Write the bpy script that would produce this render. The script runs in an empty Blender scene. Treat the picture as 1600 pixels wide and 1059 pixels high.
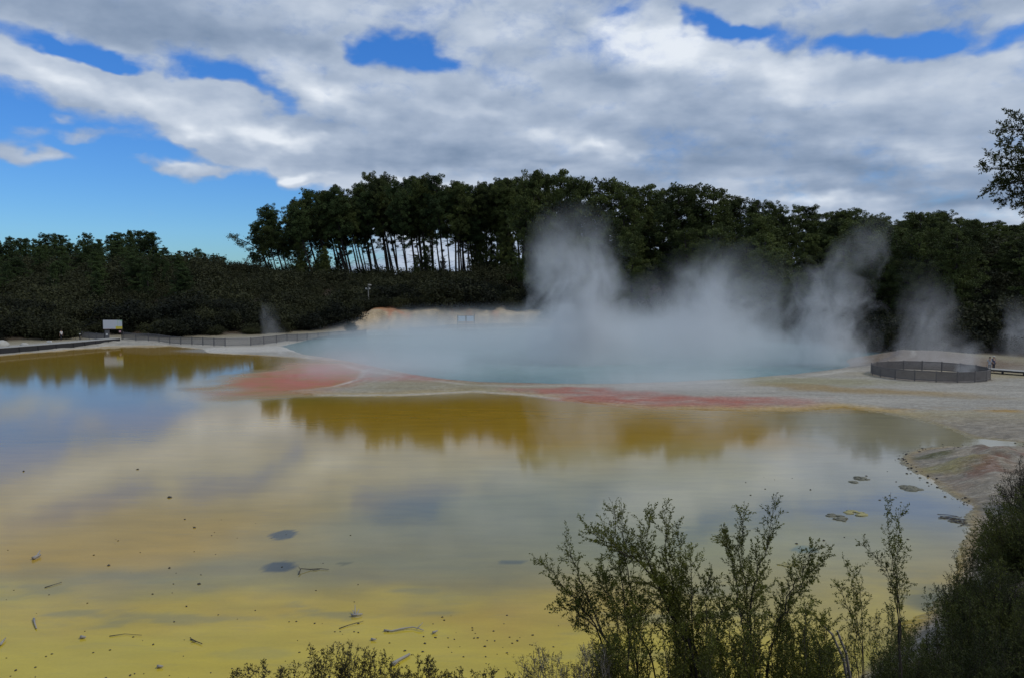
import bpy, bmesh, math, random
import numpy as np
from mathutils import Vector, Matrix, Euler

scene = bpy.context.scene
COL = scene.collection
R = math.radians
# ------------------------------------------------------------------ camera
F = 1256.0                      # focal length in photo pixels (photo 1600 x 1059)
CAMZ = 10.0
PITCH = R(4.08)
cam_data = bpy.data.cameras.new('camera')
cam_data.sensor_width = 36.0
cam_data.lens = 36.0 * F / 1600.0
cam_data.clip_start = 0.1
cam_data.clip_end = 6000.0
cam = bpy.data.objects.new('camera', cam_data)
cam.location = (0, 0, CAMZ)
cam.rotation_euler = (R(90) - PITCH, 0, 0)
COL.objects.link(cam)
scene.camera = cam
scene.view_settings.view_transform = 'Standard'
scene.view_settings.look = 'None'
scene.view_settings.exposure = 0.0
scene.view_settings.gamma = 1.0
scene.view_settings.use_curve_mapping = False
cy = scene.cycles
cy.use_denoising = True
cy.max_bounces = 8
cy.transparent_max_bounces = 16
cy.volume_bounces = 2
cy.volume_step_rate = 0.7
cy.volume_max_steps = 160

CP, SP = math.cos(PITCH), math.sin(PITCH)
def ray(px, py):
    a = px - 800.0; b = 529.5 - py
    return (a, F * CP + b * SP, -F * SP + b * CP)
def P(px, py, z=0.0):
    """ground point (x, y) whose height is z, at a place of the map"""
    d = ray(px, py); t = (z - CAMZ) / d[2]
    return (d[0] * t, d[1] * t)
def PD(px, py, dist):
    """3D point at forward distance dist"""
    d = ray(px, py); t = dist / d[1]
    return Vector((d[0] * t, dist, CAMZ + d[2] * t))
def PX(x, y, z):
    v = (x, y, z - CAMZ)
    c = y * CP - v[2] * SP
    u = y * SP + v[2] * CP
    return 800 + F * x / c, 529.5 - F * u / c
def azel(px, py):
    d = Vector(ray(px, py)).normalized()
    return math.atan2(d.x, d.y), math.asin(d.z)

# ------------------------------------------------------------------ node helper
class NT:
    def __init__(s, tree): s.t = tree; s.n = tree.nodes; s.l = tree.links
    def new(s, typ, **kw):
        n = s.n.new(typ)
        for k, v in kw.items(): setattr(n, k, v)
        return n
    def set(s, sock, v):
        if hasattr(v, 'is_output') or isinstance(v, bpy.types.NodeSocket): s.l.new(v, sock)
        elif v is not None: sock.default_value = v
    def math(s, op, a, b=None, c=None, clamp=False):
        n = s.new('ShaderNodeMath', operation=op, use_clamp=clamp)
        s.set(n.inputs[0], a)
        if b is not None: s.set(n.inputs[1], b)
        if c is not None: s.set(n.inputs[2], c)
        return n.outputs[0]
    def vmath(s, op, a, b=None, scale=None):
        n = s.new('ShaderNodeVectorMath', operation=op)
        s.set(n.inputs[0], a)
        if b is not None: s.set(n.inputs[1], b)
        if scale is not None: s.set(n.inputs[3], scale)
        return n.outputs[1] if op in ('LENGTH', 'DISTANCE', 'DOT_PRODUCT') else n.outputs[0]
    def noise(s, vec, scale, detail=4, rough=0.5, dist=0.0, lac=2.0, color=False):
        n = s.new('ShaderNodeTexNoise')
        if vec is not None: s.l.new(vec, n.inputs['Vector'])
        n.inputs['Scale'].default_value = scale; n.inputs['Detail'].default_value = detail
        n.inputs['Roughness'].default_value = rough; n.inputs['Distortion'].default_value = dist
        n.inputs['Lacunarity'].default_value = lac
        return n.outputs['Color'] if color else n.outputs['Fac']
    def mapr(s, v, a, b, c=0.0, d=1.0, smooth=False):
        n = s.new('ShaderNodeMapRange'); n.clamp = True
        if smooth: n.interpolation_type = 'SMOOTHSTEP'
        s.set(n.inputs[0], v)
        for i, q in enumerate((a, b, c, d)): s.set(n.inputs[1 + i], q)
        return n.outputs[0]
    def mix(s, fac, a, b, blend='MIX'):
        n = s.new('ShaderNodeMix', data_type='RGBA', blend_type=blend)
        s.set(n.inputs[0], fac); s.set(n.inputs[6], a); s.set(n.inputs[7], b)
        return n.outputs[2]
    def mapping(s, vec, loc=(0, 0, 0), rot=(0, 0, 0), scale=(1, 1, 1), typ='POINT'):
        n = s.new('ShaderNodeMapping', vector_type=typ)
        s.l.new(vec, n.inputs[0])
        n.inputs[1].default_value = loc; n.inputs[2].default_value = rot; n.inputs[3].default_value = scale
        return n.outputs[0]
    def comb(s, x, y, z):
        n = s.new('ShaderNodeCombineXYZ')
        for i, q in enumerate((x, y, z)): s.set(n.inputs[i], q)
        return n.outputs[0]
    def sep(s, v):
        n = s.new('ShaderNodeSeparateXYZ'); s.l.new(v, n.inputs[0]); return n.outputs

# ------------------------------------------------------------------ world: sky with cloud deck
SUN_EL, SUN_AZ = R(52), R(105)     # azimuth from +Y towards +X: high on the right, behind thin cloud
world = bpy.data.worlds.new('World'); scene.world = world; world.use_nodes = True
w = NT(world.node_tree); w.n.clear()
tc = w.new('ShaderNodeTexCoord').outputs['Generated']
dirn = w.vmath('NORMALIZE', tc)
sx, sy, sz = w.sep(dirn)
sky = w.new('ShaderNodeTexSky', sky_type='NISHITA', sun_disc=False)
sky.sun_elevation = SUN_EL; sky.sun_rotation = SUN_AZ
sky.altitude = 300; sky.air_density = 1.0; sky.dust_density = 0.3; sky.ozone_density = 2.5
SKY_STRENGTH = 0.10
az = w.math('ARCTAN2', sx, sy); el = w.math('ARCSINE', sz)
ae0 = w.comb(az, el, 0.0)
wn = w.noise(w.mapping(ae0, scale=(1, 1.6, 1)), 9.0, 4, 0.55, color=True)
wv = w.vmath('SCALE', w.vmath('SUBTRACT', wn, (0.5, 0.5, 0.5)), scale=0.12)
ae = w.vmath('ADD', ae0, w.vmath('MULTIPLY', wv, (1.3, 0.6, 0)))
def blob(px, py, rx, ry, rot, wgt, soft=0.0):
    a, e = azel(px, py)
    v = w.mapping(ae, loc=(a, e, 0), rot=(0, 0, -R(rot)), scale=(rx / F, ry / F, 1), typ='TEXTURE')
    return w.mapr(w.vmath('LENGTH', v), 1.0, soft, 0.0, wgt, smooth=True)
def addall(start, blobs):
    acc = start
    for b in blobs: acc = w.math('ADD', acc, blob(*b))
    return acc
# cover: negative opens blue sky, positive brings cloud back
cover = addall(0.80, [
    (-40, 330, 480, 215, 12, -1.3, 0.55), (300, 340, 340, 110, 8, -1.05, 0.5), (-120, 60, 130, 60, 0, -0.3),
    (60, 52, 130, 26, 8, -0.82, 0.1), (190, 82, 70, 24, 30, -0.7, 0.1), (335, 118, 135, 42, 16, -0.95, 0.1), (130, 70, 70, 20, 20, -0.5), (205, 92, 40, 26, 40, -0.5), (420, 140, 60, 20, 20, -0.4),
    (625, 74, 110, 38, 6, -1.05, 0.15), (700, 96, 60, 20, 15, -0.5), (545, 66, 30, 18, 0, -0.35),
    (1110, 30, 80, 28, 25, -0.85, 0.1), (1370, 80, 150, 28, 4, -0.9, 0.1), (1480, 62, 100, 22, -8, -0.7), (1590, 64, 80, 22, -5, -0.7),
    (985, 8, 60, 14, 0, -0.35), (1190, 48, 100, 18, 15, -0.6), (470, 335, 90, 50, -10, -0.3, 0.2),
])
cover = w.math('MAXIMUM', cover, -0.30)
cover = addall(cover, [
    (160, 124, 225, 40, 17, 1.05, 0.2), (10, 85, 90, 30, 5, 0.5, 0.2), (300, 208, 66, 24, 0, 0.95, 0.1), (270, 258, 100, 22, 5, 0.95, 0.2), (340, 262, 60, 12, 6, 0.4, 0.2),
    (140, 211, 74, 17, 3, 0.85, 0.1), (30, 226, 120, 20, 14, 0.95, 0.1), (15, 190, 56, 20, 8, 0.7, 0.1), (0, 248, 40, 14, 10, 0.6, 0.1), (90, 183, 40, 10, 0, 0.5),
    (380, 150, 60, 30, 0, 0.75, 0.2), (330, 152, 40, 20, 0, 0.6, 0.2), (470, 225, 150, 46, 10, 0.95, 0.35), (490, 292, 60, 22, -20, 0.85, 0.2), (560, 270, 120, 40, 0, 0.5, 0.3),
])
# flat cloud-deck projection, so the clouds flatten towards the horizon
zz = w.math('MAXIMUM', w.math('ADD', sz, 0.10), 0.03)
deck = w.comb(w.math('DIVIDE', sx, zz), w.math('DIVIDE', sy, zz), 0.0)
deck = w.mapping(deck, loc=(3.1, 1.7, 0.4), rot=(0, 0, R(12)))
def fbm(vec, sc=1.0):
    a = w.noise(vec, 1.0 * sc, 7, 0.50, 0.3)
    return a
n_a = fbm(deck)
n_b = fbm(w.mapping(deck, loc=(0.0, -0.16, 0)))
n_c = w.noise(w.mapping(ae0, scale=(1, 1.8, 1)), 13.0, 8, 0.58)
n_cb = w.noise(w.mapping(ae0, loc=(-0.008, 0.030, 0), scale=(1, 1.9, 1)), 8.5, 5, 0.48)
n_c5 = w.noise(w.mapping(ae0, scale=(1, 1.9, 1)), 8.5, 5, 0.48)
n_d = w.noise(w.mapping(ae, scale=(1, 1.5, 1)), 38.0, 6, 0.6)
dens = w.math('ADD', w.math('ADD', w.math('ADD', cover, w.math('MULTIPLY', w.math('SUBTRACT', n_d, 0.5), 0.42)), w.math('MULTIPLY', w.math('SUBTRACT', n_a, 0.5), 1.0)), w.math('MULTIPLY', w.math('SUBTRACT', n_c, 0.5), 1.3))
alpha = w.mapr(dens, 0.0, 0.82, 0.0, 1.0, smooth=True)
# brightness of the deck
shade = addall(0.56, [
    (640, 225, 260, 45, 5, -0.30, 0.1), (1120, 190, 330, 50, 4, -0.28, 0.1), (900, 262, 300, 28, 2, -0.20, 0.1), (1200, 250, 330, 50, 4, -0.30, 0.1), (1480, 290, 260, 60, 4, -0.35, 0.2),
    (250, 30, 420, 50, 6, -0.30, 0.2), (1450, 30, 260, 40, 0, -0.25, 0.2), (880, 30, 90, 40, 20, -0.15), (470, 160, 120, 40, 12, -0.12, 0.1), (560, 250, 200, 26, 4, -0.22),(990, 130, 140, 26, 4, -0.15),
    (1030, 70, 130, 60, 30, 0.45, 0.0), (1190, 100, 200, 60, 24, 0.38, 0.0), (960, 50, 70, 60, 40, 0.25), (1500, 130, 200, 60, 0, 0.10), (1390, 220, 110, 30, 6, 0.16),
    (430, 205, 120, 22, 6, 0.50, 0.0), (500, 130, 170, 34, 20, 0.32, 0.0), (720, 160, 120, 24, 6, 0.25), (560, 210, 110, 22, 0, 0.2), (930, 225, 150, 16, 4, 0.34), (1270, 318, 120, 16, 4, 0.42), (850, 262, 120, 12, 2, 0.2), (1560, 335, 100, 14, 4, 0.3),
    (160, 135, 200, 26, 17, 0.32, 0.0), (300, 200, 50, 16, 0, 0.3), (270, 250, 70, 14, 4, 0.3), (490, 286, 50, 16, -20, 0.45), (620, 15, 200, 30, 0, 0.12), (650, 288, 120, 12, 0, 0.35), (860, 205, 60, 14, 0, 0.18),
])
rim = w.math('SUBTRACT', n_b, n_a)
shade = w.math('ADD', shade, w.mapr(el, 0.29, 0.42, 0.0, -0.32))
shade = w.math('ADD', shade, w.math('MULTIPLY', rim, 0.8))
shade = w.math('ADD', shade, w.math('MULTIPLY', w.math('SUBTRACT', n_c, 0.5), 0.06))
shade = w.math('ADD', shade, w.math('MULTIPLY', w.math('SUBTRACT', n_c5, n_cb), 0.95))
shade = w.math('ADD', shade, w.math('MULTIPLY', w.math('SUBTRACT', n_d, 0.5), 0.08))
shade = w.math('ADD', shade, w.mapr(dens, 0.25, 0.75, -0.12, 0.0))
shade = w.math('ADD', shade, w.math('MULTIPLY', w.math('SUBTRACT', n_a, 0.5), -0.35))
ramp = w.new('ShaderNodeValToRGB'); w.l.new(shade, ramp.inputs[0])
cr = ramp.color_ramp
cr.elements[0].position = 0.0; cr.elements[0].color = (0.175, 0.250, 0.375, 1)
cr.elements[1].position = 1.0; cr.elements[1].color = (0.78, 0.835, 0.91, 1)
for p_, c_ in ((0.3, (0.285, 0.365, 0.500, 1)), (0.55, (0.415, 0.495, 0.625, 1)), (0.8, (0.590, 0.660, 0.765, 1))):
    e_ = cr.elements.new(p_); e_.color = c_
skyc = w.vmath('SCALE', sky.outputs[0], scale=SKY_STRENGTH)
hs_ = w.new('ShaderNodeHueSaturation'); hs_.inputs['Saturation'].default_value = 1.35; w.l.new(skyc, hs_.inputs['Color'])
skyc = w.vmath('MULTIPLY', hs_.outputs[0], (0.80, 0.95, 1.12))
skyc = w.mix(1.0, skyc, w.mix(w.mapr(sz, 0.0, 0.30), (0.50, 0.76, 0.98, 1), (0.98, 1.02, 1.22, 1)), 'MULTIPLY')
final = w.mix(alpha, skyc, ramp.outputs[0])
# below the horizon: plain dim ground tone
final = w.mix(w.mapr(sz, -0.02, 0.0), (0.06, 0.07, 0.07, 1), final)
bg = w.new('ShaderNodeBackground'); w.l.new(final, bg.inputs[0]); bg.inputs[1].default_value = 1.0
w.l.new(bg.outputs[0], w.new('ShaderNodeOutputWorld').inputs[0])
world.cycles.sampling_method = 'MANUAL'; world.cycles.sample_map_resolution = 512

sun_d = bpy.data.lights.new('sun', 'SUN'); sun_d.energy = 1.5; sun_d.angle = R(20); sun_d.color = (1.0, 0.95, 0.88)
sun = bpy.data.objects.new('sun', sun_d); COL.objects.link(sun)
sd_ = Vector((math.sin(SUN_AZ) * math.cos(SUN_EL), math.cos(SUN_AZ) * math.cos(SUN_EL), math.sin(SUN_EL)))
sun.rotation_euler = (-sd_).to_track_quat('-Z', 'Y').to_euler(); sun.location = (0, 0, 80)

# ------------------------------------------------------------------ object helpers
def tag(o, label=None, cat=None, group=None, kind=None):
    if label: o['label'] = label
    if cat: o['category'] = cat
    if group: o['group'] = group
    if kind: o['kind'] = kind
    return o
def empty(name, loc, rz=0.0, **kw):
    o = bpy.data.objects.new(name, None); COL.objects.link(o)
    o.location = loc; o.rotation_euler = (0, 0, rz); o.empty_display_size = 0.3
    return tag(o, **kw)
def meshobj(name, mesh, mat=None, parent=None):
    o = bpy.data.objects.new(name, mesh); COL.objects.link(o)
    if mat is not None and not mesh.materials: mesh.materials.append(mat)
    if parent: o.parent = parent
    return o
class MB:
    def __init__(s): s.v = []; s.f = []; s.smooth = False
    def add(s, vs, fs):
        b = len(s.v); s.v.extend(vs); s.f.extend([tuple(i + b for i in f) for f in fs])
    def box(s, c, size, rz=0.0, tilt=None):
        hx, hy, hz = [q / 2 for q in size]
        m = Matrix.Rotation(rz, 3, 'Z')
        if tilt is not None: m = m @ tilt
        c = Vector(c)
        vs = [c + m @ Vector((x * hx, y * hy, z * hz)) for z in (-1, 1) for y in (-1, 1) for x in (-1, 1)]
        s.add([tuple(v) for v in vs], [(0, 2, 3, 1), (4, 5, 7, 6), (0, 1, 5, 4), (2, 6, 7, 3), (0, 4, 6, 2), (1, 3, 7, 5)])
    def tube(s, pts, rad, n=5, cap=True):
        pts = [Vector(p) for p in pts]
        if not hasattr(rad, '__len__'): rad = [rad] * len(pts)
        ring = []; vs = []
        up = Vector((0.13, 0.21, 1)).normalized()
        for i, p in enumerate(pts):
            t = (pts[min(i + 1, len(pts) - 1)] - pts[max(i - 1, 0)])
            if t.length < 1e-9: t = Vector((0, 0, 1))
            t.normalize()
            a = t.cross(up)
            if a.length < 1e-3: a = t.cross(Vector((1, 0, 0)))
            a.normalize(); b = t.cross(a)
            for k in range(n):
                an = 2 * math.pi * k / n
                q = p + (a * math.cos(an) + b * math.sin(an)) * rad[i]
                vs.append((q.x, q.y, q.z))
        fs = []
        for i in range(len(pts) - 1):
            for k in range(n):
                k2 = (k + 1) % n
                fs.append((i * n + k, i * n + k2, (i + 1) * n + k2, (i + 1) * n + k))
        if cap:
            fs.append(tuple(range(n - 1, -1, -1))); fs.append(tuple((len(pts) - 1) * n + k for k in range(n)))
        s.add(vs, fs)
    def blob(s, c, r, seed=0, amp=0.2, nu=8, nv=5):
        rnd = random.Random(seed); vs = []; fs = []
        c = Vector(c)
        vs.append(tuple(c + Vector((0, 0, -r[2]))))
        for j in range(1, nv):
            th = math.pi * j / nv - math.pi / 2
            for i in range(nu):
                ph = 2 * math.pi * i / nu; k = 1 + rnd.uniform(-amp, amp)
                vs.append((c.x + r[0] * k * math.cos(th) * math.cos(ph), c.y + r[1] * k * math.cos(th) * math.sin(ph), c.z + r[2] * k * math.sin(th)))
        vs.append(tuple(c + Vector((0, 0, r[2]))))
        for i in range(nu): fs.append((0, 1 + (i + 1) % nu, 1 + i))
        for j in range(nv - 2):
            for i in range(nu):
                a = 1 + j * nu + i; b = 1 + j * nu + (i + 1) % nu
                fs.append((a, b, b + nu, a + nu))
        t = len(vs) - 1; o = 1 + (nv - 2) * nu
        for i in range(nu): fs.append((o + i, o + (i + 1) % nu, t))
        s.add(vs, fs)
    def mesh(s, name, smooth=False):
        me = bpy.data.meshes.new(name); me.from_pydata(s.v, [], s.f)
        if smooth: me.polygons.foreach_set('use_smooth', [True] * len(me.polygons))
        me.update(); return me
    def build(s, name, mat, parent=None, smooth=False):
        return meshobj(name, s.mesh(name, smooth), mat, parent)
def np_mesh(name, v, f, smooth=False):
    """fast mesh from arrays; f is (n,3) or (n,4)"""
    me = bpy.data.meshes.new(name); k = f.shape[1]
    me.vertices.add(len(v)); me.vertices.foreach_set('co', np.ascontiguousarray(v, dtype=np.float32).ravel())
    me.loops.add(f.size); me.loops.foreach_set('vertex_index', np.ascontiguousarray(f, dtype=np.int32).ravel())
    me.polygons.add(len(f)); me.polygons.foreach_set('loop_start', np.arange(0, f.size, k, dtype=np.int32))
    me.polygons.foreach_set('loop_total', np.full(len(f), k, dtype=np.int32))
    if smooth: me.polygons.foreach_set('use_smooth', np.ones(len(f), dtype=bool))
    me.update(calc_edges=True); me.validate(); return me

def mat_new(name):
    m = bpy.data.materials.new(name); m.use_nodes = True
    t = NT(m.node_tree); t.n.clear()
    out = t.new('ShaderNodeOutputMaterial'); b = t.new('ShaderNodeBsdfPrincipled')
    t.l.new(b.outputs[0], out.inputs[0]); return m, t, b, out
def mat_simple(name, col, rough=0.7, var=0.15, scale=6.0, metal=0.0, bump=0.0):
    m, t, b, o = mat_new(name)
    g = t.new('ShaderNodeTexCoord').outputs['Object']
    n = t.noise(g, scale, 5, 0.6)
    c = t.mix(n, tuple(q * (1 - var) for q in col[:3]) + (1,), tuple(min(1, q * (1 + var)) for q in col[:3]) + (1,))
    t.set(b.inputs['Base Color'], c); b.inputs['Roughness'].default_value = rough; b.inputs['Metallic'].default_value = metal
    if bump:
        bn = t.new('ShaderNodeBump'); bn.inputs['Strength'].default_value = bump; bn.inputs['Distance'].default_value = 0.05
        t.l.new(n, bn.inputs['Height']); t.l.new(bn.outputs[0], b.inputs['Normal'])
    return m
def mat_leaf(name, c1, c2, scale=0.6, objvar=0.5, rough=0.75, trans=0.25):
    m, t, b, o = mat_new(name)
    geo = t.new('ShaderNodeNewGeometry').outputs['Position']
    n = t.noise(geo, scale, 3, 0.6)
    oi = t.new('ShaderNodeObjectInfo').outputs['Random']
    f = t.math('ADD', t.mapr(n, 0.3, 0.7), t.math('MULTIPLY', t.math('SUBTRACT', oi, 0.5), objvar), clamp=True)
    c = t.mix(f, tuple(c1) + (1,), tuple(c2) + (1,))
    t.set(b.inputs['Base Color'], c); b.inputs['Roughness'].default_value = rough
    b.inputs['Specular IOR Level'].default_value = 0.25
    if trans:
        tr = t.new('ShaderNodeBsdfTranslucent'); t.l.new(c, tr.inputs[0])
        mx = t.new('ShaderNodeMixShader'); mx.inputs[0].default_value = trans
        t.l.new(b.outputs[0], mx.inputs[1]); t.l.new(tr.outputs[0], mx.inputs[2]); t.l.new(mx.outputs[0], o.inputs[0])
    return m

# ------------------------------------------------------------------ numpy noise and distances
def vhash(ix, iy, seed):
    h = (ix.astype(np.int64) * 374761393 + iy.astype(np.int64) * 668265263 + seed * 1442695) & 0x7fffffff
    h = (h ^ (h >> 13)) * 1274126177 & 0x7fffffff
    return ((h ^ (h >> 16)) & 0xffff) / 65535.0
def vnoise(x, y, seed=0):
    ix = np.floor(x); iy = np.floor(y); fx = x - ix; fy = y - iy
    fx = fx * fx * (3 - 2 * fx); fy = fy * fy * (3 - 2 * fy)
    a = vhash(ix, iy, seed); b = vhash(ix + 1, iy, seed); c = vhash(ix, iy + 1, seed); d = vhash(ix + 1, iy + 1, seed)
    return (a * (1 - fx) + b * fx) * (1 - fy) + (c * (1 - fx) + d * fx) * fy
def nfbm(x, y, seed=0, oct=4):
    s = 0; a = 0.5; t = 0
    for k in range(oct):
        s = s + a * vnoise(x, y, seed + k * 17); t += a; a *= 0.5; x = x * 2.03 + 3.1; y = y * 2.03 + 1.7
    return s / t
def sdist(x, y, poly, closed=True):
    """signed distance, negative inside"""
    d2 = np.full(x.shape, 1e18); ins = np.zeros(x.shape, bool); n = len(poly)
    for i in range(n if closed else n - 1):
        ax, ay = poly[i]; bx, by = poly[(i + 1) % n]
        ex, ey = bx - ax, by - ay; L = ex * ex + ey * ey + 1e-12
        t = np.clip(((x - ax) * ex + (y - ay) * ey) / L, 0, 1)
        d2 = np.minimum(d2, (x - ax - t * ex) ** 2 + (y - ay - t * ey) ** 2)
        if closed and ay != by:
            c = ((ay > y) != (by > y)) & (x < (bx - ax) * (y - ay) / (by - ay) + ax)
            ins ^= c
    d = np.sqrt(d2)
    return np.where(ins, -d, d) if closed else d
def sstep(a, b, v):
    t = np.clip((v - a) / (b - a), 0, 1); return t * t * (3 - 2 * t)

# ------------------------------------------------------------------ the map of the place (outlines on the ground)
pan = [P(*q) for q in [(0, 556), (60, 550.5), (120, 545), (180, 540.5), (260, 540), (315, 545), (330, 551), (420, 556), (480, 560), (540, 566), (572, 574),
        (560, 592), (520, 604), (440, 611), (500, 618), (620, 618), (740, 612), (820, 617), (900, 627), (1000, 637), (1120, 640), (1240, 642), (1320, 636), (1380, 644), (1430, 654),
        (1480, 668), (1520, 684), (1600, 692)]]
pan += [(60, 49.0), (60, 47.5), P(1600, 697), P(1540, 697), P(1480, 698), P(1440, 702), P(1413, 711), P(1412, 722), P(1430, 737), P(1462, 757), P(1495, 778), P(1516, 792), P(1512, 830), P(1500, 880), P(1470, 940), P(1400, 1000), P(1330, 1059), (4, 15.2), (-12, 14.0), (-40, 14), (-130, 25), (-190, 90), (-130, 112)]
pool = [P(*q) for q in [(440, 541), (500, 526), (560, 520), (650, 517), (760, 514), (900, 512), (1050, 516), (1200, 524), (1320, 536), (1392, 552), (1390, 566), (1330, 574), (1250, 584), (1150, 592),
        (1050, 597), (960, 600), (860, 600), (760, 598), (690, 592), (640, 584), (590, 573), (530, 562), (470, 553)]]
hillbase = [(-900, 180), (-160, 150)] + [P(*q, 0.5) for q in [(-20, 534), (60, 529), (130, 524), (200, 522), (300, 524), (400, 521), (470, 516), (540, 514), (600, 511), (700, 509), (830, 507), (900, 510), (1000, 514), (1100, 522), (1250, 534), (1380, 548), (1470, 551), (1530, 556), (1640, 562)]] + [(150, 95), (900, 60)]
hillpoly = hillbase + [(3000, 60), (3000, 4000), (-3000, 4000), (-3000, 180)]
bank = [(-900, 2), (-130, 6), (-40, 12), (-12, 13.2), (4, 14.4)] + [P(*q) for q in [(1345, 1065), (1420, 1000), (1490, 935), (1530, 880), (1560, 840), (1640, 800)]] + [(45, 42), (58, 60), (90, 80), (900, 50), (3000, 50), (3000, -800), (-3000, -800), (-3000, 2)]
cl_a = P(575, 510)[0] ; cl_b = P(840, 508)[0]
SKYL = [(-150, 372), (0, 380), (40, 368), (62, 376), (85, 363), (110, 378), (140, 366), (165, 378), (195, 360), (215, 362), (240, 366), (262, 378), (275, 390), (300, 383), (315, 395), (330, 400), (345, 398), (360, 408), (372, 416),
        (380, 362), (400, 325), (440, 307), (465, 300), (500, 290), (540, 292), (572, 272), (592, 272), (612, 284), (650, 276), (690, 273), (720, 284), (745, 290), (770, 275), (800, 282), (830, 272), (880, 272), (925, 281), (965, 290), (1000, 292),
        (1090, 293), (1120, 300), (1160, 303), (1190, 312), (1215, 320), (1260, 322), (1300, 327), (1350, 322), (1400, 332), (1475, 330), (1520, 343), (1560, 350), (1600, 345), (1800, 350)]
def skyline(px): return float(np.interp(px, [a for a, b in SKYL], [b for a, b in SKYL]))

def height(x, y, noise=True):
    x = np.asarray(x, float); y = np.asarray(y, float)
    wx = x + (nfbm(x * 0.5, y * 0.5, 5) - 0.5) * 1.2; wy = y + (nfbm(x * 0.5, y * 0.5, 9) - 0.5) * 1.2
    far = np.clip((y - 70) / 60, 0, 1)
    sW = sdist(wx, wy, pan); sP = sdist(x + (wx - x) * 0.5, y + (wy - y) * 0.5, pool)
    z = np.where(sW > 0, np.minimum(0.05 + 0.05 * sW, 0.16), np.maximum(0.12 * sW, -0.4))
    # terraces of sinter: tiny steps
    z = z + np.where(sW > 0.5, (nfbm(x * 0.35, y * 0.35, 21) - 0.5) * 0.06 + (nfbm(x * 2.0, y * 2.0, 23) - 0.5) * 0.03, 0)
    z = np.where(sP < 6, np.minimum(z, np.maximum(0.02 + 0.10 * sP, -1.2)) + np.exp(-((sP - 1.2) / 0.6) ** 2) * 0.10, z)
    # low hummocks of the spit on the right
    cxp, cyp = P(1500, 735)
    spit = sstep(0.3, 3.5, sW) * np.exp(-(((x - cxp - 2) / 9) ** 2 + ((y - cyp) / 6.5) ** 2))
    z = z + spit * (0.55 + 1.3 * (nfbm(x * 0.45, y * 0.6, 31) - 0.45))
    # mound behind the round fence
    mx, my = P(1450, 566)
    z = z + 1.15 * np.exp(-(((x - mx) / 9.5) ** 2 + ((y - my - 2) / 6) ** 2))
    # hills behind
    sH = -sdist(x, y, hillpoly)
    left = sstep(60, -30, x)
    A = 11.5 + 1.5 * (1 - left); L = 62 + 38 * left
    hz = A * sstep(0, 1.12, (np.clip(sH, 0, 1e9) / L)) * (0.92 + 0.16 * nfbm(x * 0.03, y * 0.03, 3))
    hz = hz * (1 - 0.55 * sstep(1.35, 2.6, sH / L)) + 0.9 * sstep(0, 12, sH)
    cm = sstep(cl_a - 6, cl_a + 2, x) * sstep(cl_b + 9, cl_b - 2, x)
    rag = (nfbm(x * 0.35, y * 0.1, 41) - 0.5) * 5
    hz = hz + cm * (2.9 + 2.2 * (nfbm(x * 0.22, y * 0 + 3, 43) - 0.5)) * sstep(1.5 + rag * 0.5, 5.0 + rag * 0.5, sH) * (1 - 0.6 * sstep(10, 45, sH))
    z = z + np.where(sH > 0, hz, 0)
    # pale rough ground behind the boardwalk on the left
    lx = sstep(-45, -62, x) * sstep(0.0, 3.0, sW) * sstep(110, 120, y) * sstep(160, 150, y)
    z = z + lx * (0.30 + 0.5 * (nfbm(x * 0.6, y * 0.6, 51) - 0.45)) * sstep(12, 6, sW)
    # bank under the camera and to the right
    sB = -sdist(x, y, bank)
    bz = 8.4 * sstep(-0.25, 1.0, np.clip(sB, 0, 1e9) / 15.0) - 8.4 * sstep(-0.25, 1.0, np.zeros_like(sB))
    bz = bz * 1.18 * (1 - 0.0 * x) + (nfbm(x * 0.4, y * 0.4, 61) - 0.5) * 0.7 * sstep(0, 3, sB)
    z = z + np.where(sB > 0, np.minimum(bz, 8.4), 0)
    return z
def hgt(x, y): return float(height(np.array([x]), np.array([y]))[0])

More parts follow.
